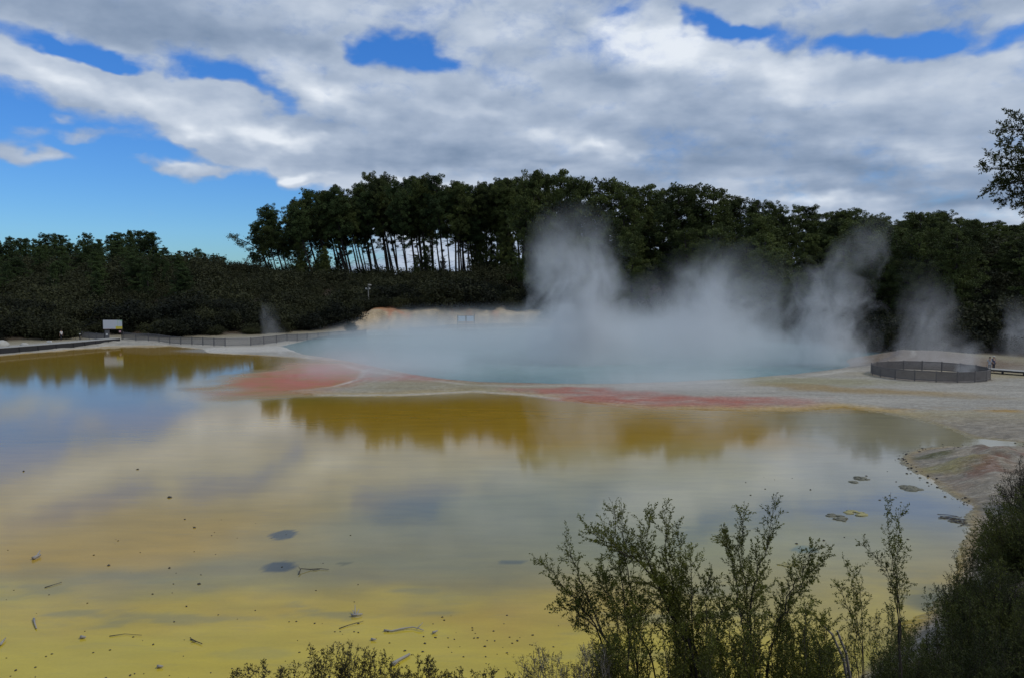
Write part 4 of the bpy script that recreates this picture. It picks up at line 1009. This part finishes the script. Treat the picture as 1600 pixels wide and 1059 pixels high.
for k in range(52):
    px = rr.gauss(735, 70); py = rr.uniform(960, 1045)
    pebble(px, py, rr.uniform(.014, .042), 'small dark pebble in the yellow shallows below the crooked stick', 'pebbles in the yellow shallows')
for k in range(20):
    pebble(rr.uniform(1150, 1420), rr.uniform(735, 850), rr.uniform(.02, .06), 'small dark pebble in the grey water left of the spit', 'pebbles left of the spit')
edge = [(1600, 697), (1540, 697), (1480, 698), (1440, 702), (1413, 711), (1412, 722), (1430, 737), (1462, 757), (1495, 778), (1516, 792)]
for k in range(128):
    q = rr.random() ** 0.8 * (len(edge) - 1); i = int(q); a, b_ = edge[i], edge[i + 1]; f_ = q - i
    pebble(a[0] * (1 - f_) + b_[0] * f_ + rr.gauss(-2, 7), a[1] * (1 - f_) + b_[1] * f_ + rr.gauss(0, 2.6), rr.choice([.015, .02, .03, .045, .07]), 'dark pebble along the rim of the grey spit', 'pebbles rimming the spit')

# ------------------------------------------------------------------ shrubs close to the camera
MAT_L1 = mat_leaf('shrub_leaves', (0.048, 0.058, 0.008), (0.155, 0.165, 0.022), 3.0, 0.2, 0.6, 0.3)
MAT_L2 = mat_leaf('shrub_leaves_dark', (0.026, 0.037, 0.008), (0.115, 0.130, 0.028), 1.2, 0.3, 0.7, 0.25)
MAT_L3 = mat_leaf('shrub_leaves_brown', (0.050, 0.044, 0.014), (0.10, 0.088, 0.026), 3.0, 0.3, 0.7, 0.25)
class Shrub:
    def __init__(s, seed, leaf=0.012, k=1.0): s.r = random.Random(seed); s.m = MB(); s.c = []; s.d = []; s.leaf = leaf; s.k = k; s.rng = np.random.default_rng(seed)
    def leafrow(s, pts, step, start=0.0, dens=1.0):
        r = s.r
        for a, b_ in zip(pts[:-1], pts[1:]):
            d = b_ - a; L = d.length
            if L < 1e-5: continue
            dn = d / L; n = max(1, int(L / step * dens))
            for k in range(n):
                if r.random() < start: continue
                off = Vector((r.gauss(0, 1), r.gauss(0, 1), r.gauss(0, 1))); off = (off - dn * off.dot(dn)).normalized()
                ld = (dn * 0.9 + off).normalized(); s.c.append(a + d * ((k + r.random()) / n) + ld * s.leaf * 0.5); s.d.append(ld)
    def path(s, a, d, L, n, wob, rise=0.15):
        r = s.r; pts = [a]; d = d.normalized()
        for k in range(n):
            d = (d + Vector((r.gauss(0, wob), r.gauss(0, wob), r.gauss(0, wob) + rise / n))).normalized(); pts.append(pts[-1] + d * (L / n))
        return pts
    def twig(s, a, d, L, rad, level, dens):
        pts = s.path(a, d, L, 4, 0.13); s.m.tube(pts, [rad, rad * .8, rad * .6, rad * .45, rad * .25], 3, cap=False)
        s.leafrow(pts[1 if level else 0:], s.leaf * 0.42, 0.10, dens)
        if level > 0:
            n = max(2, int(L / (0.042 * s.k)))
            for k in range(n):
                u = 0.15 + 0.8 * (k + s.r.random()) / n; i = min(3, int(u * 4)); p = pts[i].lerp(pts[i + 1], u * 4 - i); dd = (pts[i + 1] - pts[i]).normalized()
                off = Vector((s.r.gauss(0, 1), s.r.gauss(0, 1), s.r.gauss(0.2, 1))); off = (off - dd * off.dot(dd)).normalized()
                s.twig(p, dd * 0.8 + off * 0.75, L * s.r.uniform(0.22, 0.42) * (1.15 - 0.5 * u), rad * 0.5, level - 1, dens)
    def limb(s, wp, rad, lat=0.30, level=1, dens=1.0, bare=0.35, tipbare=0.92):
        pts = []
        for i in range(len(wp) - 1):
            p0 = wp[max(i - 1, 0)]; p1 = wp[i]; p2 = wp[i + 1]; p3 = wp[min(i + 2, len(wp) - 1)]
            for q in range(4):
                t_ = q / 4; pts.append(0.5 * ((2 * p1) + (p2 - p0) * t_ + (2 * p0 - 5 * p1 + 4 * p2 - p3) * t_ ** 2 + (3 * p1 - p0 - 3 * p2 + p3) * t_ ** 3) + Vector((s.r.gauss(0, .008), s.r.gauss(0, .02), s.r.gauss(0, .008))) * s.k)
        pts.append(wp[-1]); n = len(pts)
        s.m.tube(pts, [max(0.0011 * s.k, rad * (1 - i / (n - 1)) ** 0.9) for i in range(n)], 5, cap=False)
        L = sum((pts[i + 1] - pts[i]).length for i in range(n - 1)); nl = int(L / (0.040 * s.k))
        s.leafrow(pts[int(n * 0.62):], s.leaf * 0.9, 0.2, dens)
        for k in range(nl):
            u = bare + (tipbare - bare) * (k + s.r.random()) / nl; x_ = u * (n - 1); i = min(n - 2, int(x_)); p = pts[i].lerp(pts[i + 1], x_ - i); dd = (pts[i + 1] - pts[i]).normalized()
            off = Vector((s.r.gauss(0, 1), s.r.gauss(0, 1), s.r.gauss(0.3, 1))); off = (off - dd * off.dot(dd)).normalized()
            s.twig(p, dd * 0.9 + off * s.r.uniform(0.5, 0.9), lat * s.k * s.r.uniform(0.35, 1.0) * (1.25 - 0.85 * u), max(0.0012 * s.k, rad * 0.22 * (1.2 - u)), level, dens)
    def build(s, name, loc, label, leafmat, stemmat=None, cat='bush', group=None, aspect=2.6):
        loc = Vector(loc); root = empty(name, loc, 0, label=label, cat=cat, group=group)
        a = np.array([tuple(v_) for v_ in s.m.v]) - np.array(loc); s.m.v = [tuple(q) for q in a]
        s.m.build('stem', stemmat or MAT_STEM, root, True)
        c = np.array([tuple(q) for q in s.c]) - np.array(loc); d = np.array([tuple(q) for q in s.d]); n = len(c)
        e = s.rng.normal(size=(n, 3)); e -= (e * d).sum(1)[:, None] * d; e /= np.linalg.norm(e, axis=1)[:, None]
        sz = s.leaf * s.rng.uniform(0.65, 1.35, n)[:, None]
        v_ = np.stack([c - d * sz * .5, c + e * sz * .5 / aspect, c + d * sz * .5, c - e * sz * .5 / aspect], 1).reshape(-1, 3)
        meshobj('foliage', np_mesh('foliage', v_, np.arange(4 * n).reshape(-1, 4)), leafmat, root)
        return root
def wpx(pts, d, r, jit=0.12):
    return [PD(a, b_, d + r.gauss(0, jit)) for a, b_ in pts]
# --- the big airy shrub in the middle of the foreground
D0 = 5.6
S = Shrub(101, 0.0185); r = S.r
LM = [([(1110, 1180), (1095, 1040), (1050, 950), (1005, 885), (955, 850), (903, 827)], .013, .34, 1.2),
      ([(1110, 1180), (1085, 1040), (1062, 950), (1045, 880), (1036, 786)], .012, .34, 1.2), ([(1100, 1180), (1070, 1010), (1030, 920), (1012, 860), (1018, 790)], .010, .3, 1.2),
      ([(1010, 1180), (963, 1030), (926, 975), (897, 950), (864, 940)], .009, .26, 1.3), ([(1000, 1180), (940, 1000), (905, 945), (872, 905), (829, 864)], .008, .22, 1.1),
      ([(990, 1180), (945, 1000), (918, 930), (898, 880), (879, 832)], .007, .22, .7), ([(1010, 1180), (985, 1010), (975, 930), (968, 860), (951, 776)], .008, .26, .9),
      ([(1010, 1180), (990, 1000), (985, 930), (975, 850), (970, 776)], .008, .22, .8), ([(1180, 1200), (1172, 1040), (1168, 940), (1157, 860), (1163, 782)], .010, .28, 1.2), ([(1180, 1200), (1170, 1000), (1178, 920), (1196, 850), (1214, 768)], .009, .26, 1.1),
      ([(1180, 1200), (1160, 1000), (1150, 900), (1137, 850), (1126, 820)], .007, .2, 1.0), ([(1190, 1200), (1200, 1040), (1228, 950), (1262, 900), (1303, 866)], .009, .28, 1.3), ([(1190, 1200), (1205, 1000), (1240, 920), (1262, 880), (1276, 850)], .007, .2, 1.0),
      ([(1110, 1200), (1100, 1000), (1105, 940), (1112, 892)], .008, .26, 1.1), ([(1050, 1200), (1020, 1040), (975, 960), (945, 915), (943, 880)], .008, .28, 1.4), ([(1080, 1200), (1080, 1040), (1082, 930), (1078, 862)], .009, .3, 1.3),
      ([(1060, 1200), (1055, 1030), (1060, 930), (1062, 815)], .009, .3, 1.2), ([(1150, 1200), (1130, 1050), (1120, 980), (1140, 930)], .008, .28, 1.3), ([(1250, 1200), (1270, 1080), (1290, 1000), (1262, 940)], .008, .3, 1.2)]
for wp, rad, lat, de in LM: S.limb(wpx(wp, D0, r), rad, lat * 1.15, 1, de * 1.5)
for k in range(80):
    tx = r.uniform(925, 1300); top = 955 + 25 * math.sin(tx * 0.03) + (40 if tx < 960 else 0) + r.uniform(-25, 60)
    S.limb(wpx([(tx + r.uniform(-40, 40), 1200), (tx + r.uniform(-20, 20), 1080), (tx, top)], D0 + r.uniform(-.5, .5), r), .006, .30, 1, 1.4, 0.25)
b0 = PD(1100, 1150, D0); b0.z = hgt(b0.x, b0.y)
S.m.tube([b0 + Vector((0, 0, -.2)), PD(1100, 1180, D0)], [.03, .018], 6); S.m.tube([b0 + Vector((.1, 0, -.2)), PD(1180, 1190, D0)], [.03, .016], 6); S.m.tube([b0 + Vector((-.1, 0, -.2)), PD(1010, 1180, D0)], [.03, .016], 6)
S.build('large_shrub', b0, 'large airy green shrub with thin upright sprays in the lower middle foreground', MAT_L1)
# --- young shoots right of it
for (wps, seed, d, lab) in (([[(1350, 1120), (1345, 1010), (1335, 940), (1316, 862)], [(1352, 1100), (1350, 1000), (1342, 930), (1340, 880)], [(1345, 1100), (1335, 990), (1318, 930), (1306, 915)]], 111, 6.0, 'short bushy green shoot standing right of the large shrub'),
                            ([[(1410, 1120), (1405, 960), (1396, 890), (1388, 830), (1392, 768)], [(1408, 1060), (1400, 930), (1375, 880), (1342, 848)], [(1406, 1050), (1402, 900), (1402, 840), (1408, 790)], [(1408, 1000), (1405, 930), (1420, 905)]], 112, 6.2, 'tall slender green shoot rising in front of the grey water at right')):
    S = Shrub(seed, 0.0185)
    for wp in wps: S.limb(wpx(wp, d, S.r, .05), .0045, .22, 1, 1.3, 0.25)
    q = PD(wps[0][0][0], wps[0][0][1], d); q.z = hgt(q.x, q.y); S.m.tube([q - Vector((0, 0, .1)), PD(wps[0][0][0], wps[0][0][1], d)], [.009, .0045], 5)
    S.build('young_shrub', q, lab, MAT_L1)
# --- low twiggy shrubs along the bottom edge
def lowshrub(seed, tips, basepx, d, label, leafmat, stemmat, dens, lat=.12, leaf=.014, sub=2):
    S = Shrub(seed, leaf); r = S.r
    for (a, b_) in tips:
        for k in range(sub):
            tx = a + r.gauss(0, 5) * k; ty = b_ + abs(r.gauss(0, 8)) * k
            S.limb(wpx([(basepx + (a - basepx) * .55, 1260), (basepx + (a - basepx) * .85, 1130), (tx + r.gauss(0, 4), (ty + 1100) / 2), (tx, ty)], d, r, .08), .0045, lat, 1, dens, .3)
    q = PD(basepx, 1200, d); q.z = hgt(q.x, q.y)
    for a in (-.25, 0, .25): S.m.tube([q, q.lerp(PD(basepx + a * 300, 1260, d), 1.0)], [.018, .008], 5)
    S.build('low_shrub', q, label, leafmat, stemmat)
lowshrub(121, [(375, 1044), (392, 1038), (412, 1034), (440, 1040), (460, 1042), (486, 1006), (490, 1030)], 430, 4.8, 'brownish twiggy low shrub, leftmost along the bottom edge', MAT_L3, MAT_STEM, .8)
lowshrub(122, [(512, 1008), (524, 1002), (545, 998), (556, 1010), (570, 1012), (585, 1018), (598, 1022), (535, 1030), (610, 1036), (625, 1045)], 560, 4.8, 'denser brownish low shrub with fanned twigs left of the pale log', MAT_L3, MAT_STEM, 1.0, .13, .012, 3)
lowshrub(123, [(640, 1040), (655, 1022), (668, 1026), (678, 1035), (700, 1048), (720, 1046), (745, 1050), (770, 1046), (790, 1052)], 700, 4.8, 'sparse low twigs along the bottom edge right of the pale log', MAT_L3, MAT_STEM, .8)
lowshrub(124, [(834, 1018), (845, 1010), (858, 1014), (870, 1022), (912, 1004), (925, 998), (938, 1006), (900, 1030), (885, 1038), (822, 1036), (948, 1020)], 890, 5.0, 'grey twiggy low shrub just left of the large green shrub', MAT_L3, MAT_GREYSTEM, .35, .16, .009, 3)
# --- dense dark bushes on the right bank
def domebush(seed, px, d, rx, top_py, label, leafmat, leaf, nst, k_, group=None, stem=None, low=0.0, dens=1.0, name='dark_bush'):
    S = Shrub(seed, leaf, k_); r = S.r; x0 = (px - 800) / F * d; z0 = hgt(x0, d); zt = PD(px, top_py, d).z; hh = max(0.7, zt - z0)
    base = Vector((x0, d, z0 - .1))
    for i in range(nst):
        a = r.uniform(0, 6.28); q = r.random() ** .5; e = math.sqrt(max(0.0, 1 - q * q)) * r.uniform(.72, 1.06)
        tip = Vector((x0 + rx * q * math.cos(a), d + rx * q * math.sin(a) * .9, z0 + max(low, hh * e)))
        if i % 2: tip.z = z0 + (tip.z - z0) * r.uniform(0.45, 1.0)
        mid = base.lerp(tip, .5) + Vector((rx * q * math.cos(a) * .18, rx * q * math.sin(a) * .18, -hh * .06 * (1 - e)))
        S.limb([base, base.lerp(mid, .6), mid, tip], .010 * k_, .34, 1, dens, .35, 1.0)
    S.build(name, base, label, leafmat, stem)
domebush(131, 1615, 24, 1.6, 775, 'large dark bush at the water edge below the spit, tallest on the right bank', MAT_L2, .055, 128, 2.8)
domebush(132, 1665, 20, 1.9, 740, 'dark bush at the right edge behind the large dark bush', MAT_L2, .055, 94, 2.8)
domebush(133, 1580, 16, 1.0, 880, 'dense dark green bush halfway down the right bank', MAT_L2, .032, 128, 1.9)
domebush(134, 1420, 11.5, .7, 940, 'dark bush leaning over the water, leftmost on the right bank', MAT_L2, .030, 121, 1.4)
domebush(135, 1515, 10.5, .9, 925, 'dark green bush in the middle of the right bank', MAT_L2, .030, 148, 1.4)
domebush(136, 1620, 10, 1.2, 880, 'dark green bush at the right edge of the picture, low on the bank', MAT_L2, .030, 148, 1.4)
domebush(137, 1440, 7.5, .5, 1000, 'dark green bush at the bottom edge right of the slender shoot', MAT_L2, .021, 135, 1.1)
domebush(138, 1540, 7.2, 1.0, 985, 'dark green bush in the bottom right corner', MAT_L2, .021, 148, 1.1)
domebush(139, 1618, 34, 1.3, 700, 'brown leafless looking bush at the right end of the spit', MAT_SCRUB, .05, 45, 3.4, None, MAT_STEM, 0.0, .5)
domebush(141, 1545, 19.5, 1.0, 850, 'dark bush touching the water just below the large dark bush', MAT_L2, .040, 80, 2.1)
domebush(140, 1345, 7.6, .75, 990, 'small dark bush between the large shrub and the right bank bushes', MAT_L2, .015, 81, 1.0)
# bare branches before the water by the large shrub
S = Shrub(151, .012); q = PD(1320, 1060, 6.4)
for wp in ([(1330, 1100), (1318, 1030), (1300, 990), (1278, 968)], [(1335, 1100), (1322, 1020), (1308, 985)]): S.m.tube(wpx(wp, 6.4, S.r, .03), [.014, .011, .009, .004][:len(wp)], 6)
q0 = Vector((q.x, q.y, hgt(q.x, q.y))); a = [tuple(Vector(v_) - q0) for v_ in S.m.v]; S.m.v = a; S.m.tube([(0, 0, -.1), tuple(PD(1331, 1100, 6.4) - q0)], [.02, .014], 6)
o = S.m.build('bare_branch', MAT_GREYSTEM, None, True); o.location = q0; tag(o, 'bare grey forked branch between the large shrub and right bank bushes', 'branch')
# --- tree outside the right edge, its boughs hanging into view
S = Shrub(161, .026, 1.1); r = S.r; d = 7.0
tb = PD(1790, 440, d); gz = hgt(tb.x, tb.y)
S.m.tube([(tb.x + .1, tb.y, gz - .3), (tb.x + .05, tb.y, (gz + tb.z) / 2), tuple(tb), tuple(PD(1775, 250, d)), tuple(PD(1790, 90, d))], [.095, .08, .065, .045, .02], 8)
for wp in ([(1785, 400), (1720, 300), (1650, 250), (1590, 235), (1560, 222)], [(1785, 400), (1700, 300), (1640, 270), (1580, 265), (1541, 262)], [(1785, 380), (1690, 290), (1620, 280), (1570, 290), (1545, 300)], [(1785, 420), (1700, 330), (1640, 300), (1590, 305), (1566, 318)],
           [(1780, 420), (1700, 340), (1650, 310), (1610, 310), (1588, 322)], [(1780, 330), (1700, 250), (1650, 215), (1610, 195), (1578, 180)], [(1780, 330), (1710, 240), (1640, 225), (1600, 210), (1565, 200)], [(1785, 360), (1700, 280), (1640, 258), (1590, 250), (1548, 245)],
           [(1785, 380), (1700, 300), (1650, 285), (1590, 280), (1556, 282)], [(1785, 400), (1700, 330), (1650, 320), (1620, 318), (1604, 330)], [(1780, 300), (1700, 200), (1650, 150), (1625, 130)], [(1790, 200), (1760, 100), (1700, 60), (1650, 50)], [(1780, 380), (1680, 270), (1630, 245), (1595, 262)], [(1780, 380), (1680, 300), (1635, 290), (1600, 296)]):
    S.limb(wpx(wp, d, r, .18), .016, .24, 1, 1.5, .45, 1.0)
for k in range(26):   # the rest of the crown, outside the picture
    u = r.uniform(0.15, 1.0); a = r.uniform(-1.9, 1.9); L = r.uniform(0.7, 1.3) * (1.15 - 0.4 * u)
    p0 = tb + (PD(1790, 90, d) - tb) * u; tip = p0 + Vector((math.cos(a) * L, math.sin(a) * L, r.uniform(-.25, .45)))
    S.limb([p0, p0.lerp(tip, .35) + Vector((0, 0, .08)), p0.lerp(tip, .7) + Vector((0, 0, .1)), tip], .014, .24, 1, 1.0, .25, 1.0)
S.build('overhanging_tree', (tb.x + .1, tb.y, gz), 'dark tree at the right edge with fine leaved boughs hanging against the clouds', MAT_L2, None, 'tree')

# ------------------------------------------------------------------ steam
def steam(name, label, prof, dens, nscale=0.16, thr=0.40, ry=1.0, seed=0.0, stretch=0.6, soft=0.15, top_fade=0.55, warp=3.0, group=None, hfade=0.20):
    """prof: list of (x, y, z, r) centres from the water upwards; the closed mesh hugs the same profile"""
    x0, y0, z0, _ = prof[0]; H = prof[-1][2] - z0
    R_ = max(q[3] for q in prof) * 1.0; X_ = max(max(abs(q[0] - x0) for q in prof), max(abs(q[1] - y0) for q in prof), 0.5)
    nr = 14; ns = 28; vs = []
    def at_(u):
        zz_ = [(q[2] - z0) / H for q in prof]; return [float(np.interp(u, zz_, [q[i] for q in prof])) for i in (0, 1, 3)]
    for j in range(nr + 1):
        u = j / nr; cx_, cy_, rr_ = at_(u)
        for i in range(ns):
            a = 2 * math.pi * i / ns; vs.append((cx_ - x0 + rr_ * math.cos(a), cy_ - y0 + rr_ * ry * math.sin(a), u * H))
    fs = [(j * ns + i, j * ns + (i + 1) % ns, (j + 1) * ns + (i + 1) % ns, (j + 1) * ns + i) for j in range(nr) for i in range(ns)]
    fs.append(tuple(range(ns - 1, -1, -1))); fs.append(tuple(nr * ns + i for i in range(ns)))
    me = bpy.data.meshes.new(name); me.from_pydata(vs, [], fs); me.update()
    m = bpy.data.materials.new(name + '_material'); m.use_nodes = True; t = NT(m.node_tree); t.n.clear()
    out = t.new('ShaderNodeOutputMaterial'); pv = t.new('ShaderNodeVolumePrincipled'); t.l.new(pv.outputs[0], out.inputs['Volume'])
    pv.inputs['Color'].default_value = (0.97, 0.985, 1.0, 1); pv.inputs['Anisotropy'].default_value = 0.2
    g = t.new('ShaderNodeTexCoord').outputs['Object']
    gp = t.mapping(g, loc=(seed, seed * 1.7, seed * 0.6))
    wn_ = t.noise(gp, nscale * 0.6, 2, 0.5, color=True)
    gw = t.vmath('ADD', g, t.vmath('SCALE', t.vmath('SUBTRACT', wn_, (0.5, 0.5, 0.5)), scale=warp))
    gx, gy, gz = t.sep(gw)
    u = t.math('DIVIDE', t.sep(g)[2], H, clamp=True)
    rp = t.new('ShaderNodeValToRGB'); t.l.new(u, rp.inputs[0]); els = rp.color_ramp.elements
    for i, q in enumerate(prof):
        col = (((q[0] - x0) / X_ * 0.5 + 0.5), ((q[1] - y0) / X_ * 0.5 + 0.5), q[3] / R_, 1); pz = (q[2] - z0) / H
        if i == 0: e_ = els[0]; e_.position = 0
        elif i == len(prof) - 1: e_ = els[len(els) - 1]; e_.position = 1
        else: e_ = els.new(pz)
        e_.color = col
    cxn, cyn, crn = t.sep(rp.outputs[0])
    cxm = t.math('MULTIPLY', t.math('SUBTRACT', cxn, 0.5), 2 * X_); cym = t.math('MULTIPLY', t.math('SUBTRACT', cyn, 0.5), 2 * X_)
    dx = t.math('DIVIDE', t.math('SUBTRACT', gx, cxm), t.math('MULTIPLY', crn, R_)); dy = t.math('DIVIDE', t.math('SUBTRACT', gy, cym), t.math('MULTIPLY', crn, R_ * ry))
    rho = t.math('SQRT', t.math('ADD', t.math('MULTIPLY', dx, dx), t.math('MULTIPLY', dy, dy)))
    edge_ = t.mapr(rho, 0.95, soft, 0, 1, True)
    n = t.noise(t.mapping(gw, loc=(seed, seed, 0), scale=(1, 1, stretch)), nscale, 7, 0.66, 0.9)
    n2_ = t.noise(t.mapping(gw, loc=(seed, 0, seed), scale=(1, 1, stretch * 0.8)), nscale * 3.2, 4, 0.6, 0.6)
    n = t.math('ADD', n, t.math('MULTIPLY', t.math('SUBTRACT', n2_, 0.5), 0.24))
    nn = t.mapr(t.math('ADD', n, t.math('SUBTRACT', t.math('MULTIPLY', t.math('SUBTRACT', edge_, 0.6), 0.62), t.math('MULTIPLY', t.math('SUBTRACT', u, 0.25), hfade))), thr + 0.02, thr + 0.26, 0, 1, False)
    edge_ = t.math('SQRT', edge_)
    fade = t.mapr(u, 1.0, 1 - top_fade, 0, 1, True)
    de = t.math('MULTIPLY', t.math('MULTIPLY', nn, edge_), t.math('MULTIPLY', fade, dens))
    t.l.new(de, pv.inputs['Density'])
    me.materials.append(m); o = bpy.data.objects.new(name, me); COL.objects.link(o); o.location = (x0, y0, z0)
    tag(o, label, 'steam', group, 'stuff'); return o
def sp(px, py, d, wpx_):
    p = PD(px, py, d); return (p.x, d, p.z, wpx_ / F * d)
def prof_px(d, rows, z0=0.03):
    out = []
    for i, (px, py, wd) in enumerate(rows):
        q = sp(px, py, d, wd); out.append((q[0], q[1], z0 if i == 0 else q[2], q[3]))
    return out
# low bank over the whole pool
steam('low_steam', 'low white steam hanging over the whole turquoise pool', [(6, 114, 0.03, 52), (7, 117, 1.8, 50), (8, 121, 3.8, 45), (9, 124, 7, 34)], 0.050, 0.13, 0.28, 0.92, 3.3, 1.0, 0.45, 0.95, 5.0)
steam('low_steam', 'thick steam bank over the right half of the pool', [(24, 102, 0.03, 30), (25, 104, 4, 29), (27, 106, 9, 26), (29, 107, 16, 18)], 0.080, 0.23, 0.44, 0.72, 8.1, 0.7, 0.1, 0.95, 6.0)
steam('steam_plume', 'tallest thick steam column rising from the middle of the pool', prof_px(98, [(925, 582, 175), (922, 530, 170), (915, 470, 180), (905, 410, 195), (905, 350, 180), (905, 295, 130)]), 0.34, 0.20, 0.44, 0.75, 1.3, 0.6, 0.0, 0.85, 8.0)
steam('steam_plume', 'thin wisp curling up at the left of the tallest steam column', prof_px(104, [(855, 560, 90), (858, 480, 85), (850, 400, 80), (850, 325, 60)]), 0.20, 0.27, 0.47, 0.9, 5.3, 0.6, 0.0, 0.5, 6.0)
steam('steam_plume', 'second big steam plume rising above the right end of the pool', prof_px(95, [(1290, 574, 190), (1290, 500, 180), (1305, 430, 160), (1350, 370, 130), (1390, 320, 80)]), 0.20, 0.27, 0.465, 0.8, 21.0, 0.6, 0.0, 0.6, 7.0)
steam('steam_plume', 'thin steam drifting between the two big plumes', prof_px(112, [(1090, 566, 200), (1100, 500, 190), (1110, 430, 160), (1130, 360, 110)]), 0.16, 0.25, 0.455, 0.8, 31.0, 0.8, 0.0, 0.7, 7.0)
steam('steam_plume', 'thin steam wreath around the round fence', prof_px(92, [(1450, 584, 150), (1460, 530, 140), (1450, 470, 120), (1430, 390, 80)]), 0.12, 0.30, 0.45, 0.8, 41.0, 0.7, 0.0, 0.8, 6.0)
steam('steam_plume', 'small steam puff behind the couple at the right edge', prof_px(104, [(1590, 560, 90), (1590, 520, 80), (1585, 450, 50)]), 0.18, 0.33, 0.43, 0.9, 51.0, 0.8, 0.0, 0.7, 5.0)
steam('steam_plume', 'small steam puff at the right end of the round fence', prof_px(84, [(1512, 588, 44), (1512, 555, 40), (1512, 520, 26)]), 0.30, 0.40, 0.42, 0.9, 61.0, 0.8, 0.0, 0.7, 3.0)
steam('steam_plume', 'faint steam wisp before the left scrub beyond the pool end', prof_px(146, [(425, 520, 48), (420, 500, 44), (418, 465, 30)]), 0.08, 0.30, 0.42, 0.9, 71.0, 0.7, 0.0, 0.6, 6.0)
steam('steam_plume', 'steam rising off the back left of the pool before the tan bank', prof_px(150, [(640, 532, 160), (650, 505, 140), (660, 470, 80)]), 0.10, 0.22, 0.36, 0.5, 81.0, 0.8, 0.0, 0.8, 6.0)
steam('steam_plume', 'thin steam veil over the red crust in front of the pool', [(-14, 86, 0.03, 19), (-13, 87, 1.6, 18), (-12, 88, 3.6, 12)], 0.085, 0.25, 0.34, 0.8, 91.0, 0.9, 0.2, 0.9, 4.0)
steam('steam_plume', 'thin steam veil over the pink shelf right of the pool front', [(14, 74, 0.03, 17), (15, 75, 1.2, 16), (16, 76, 3.0, 11)], 0.085, 0.25, 0.34, 0.6, 97.0, 0.9, 0.2, 0.9, 4.0)
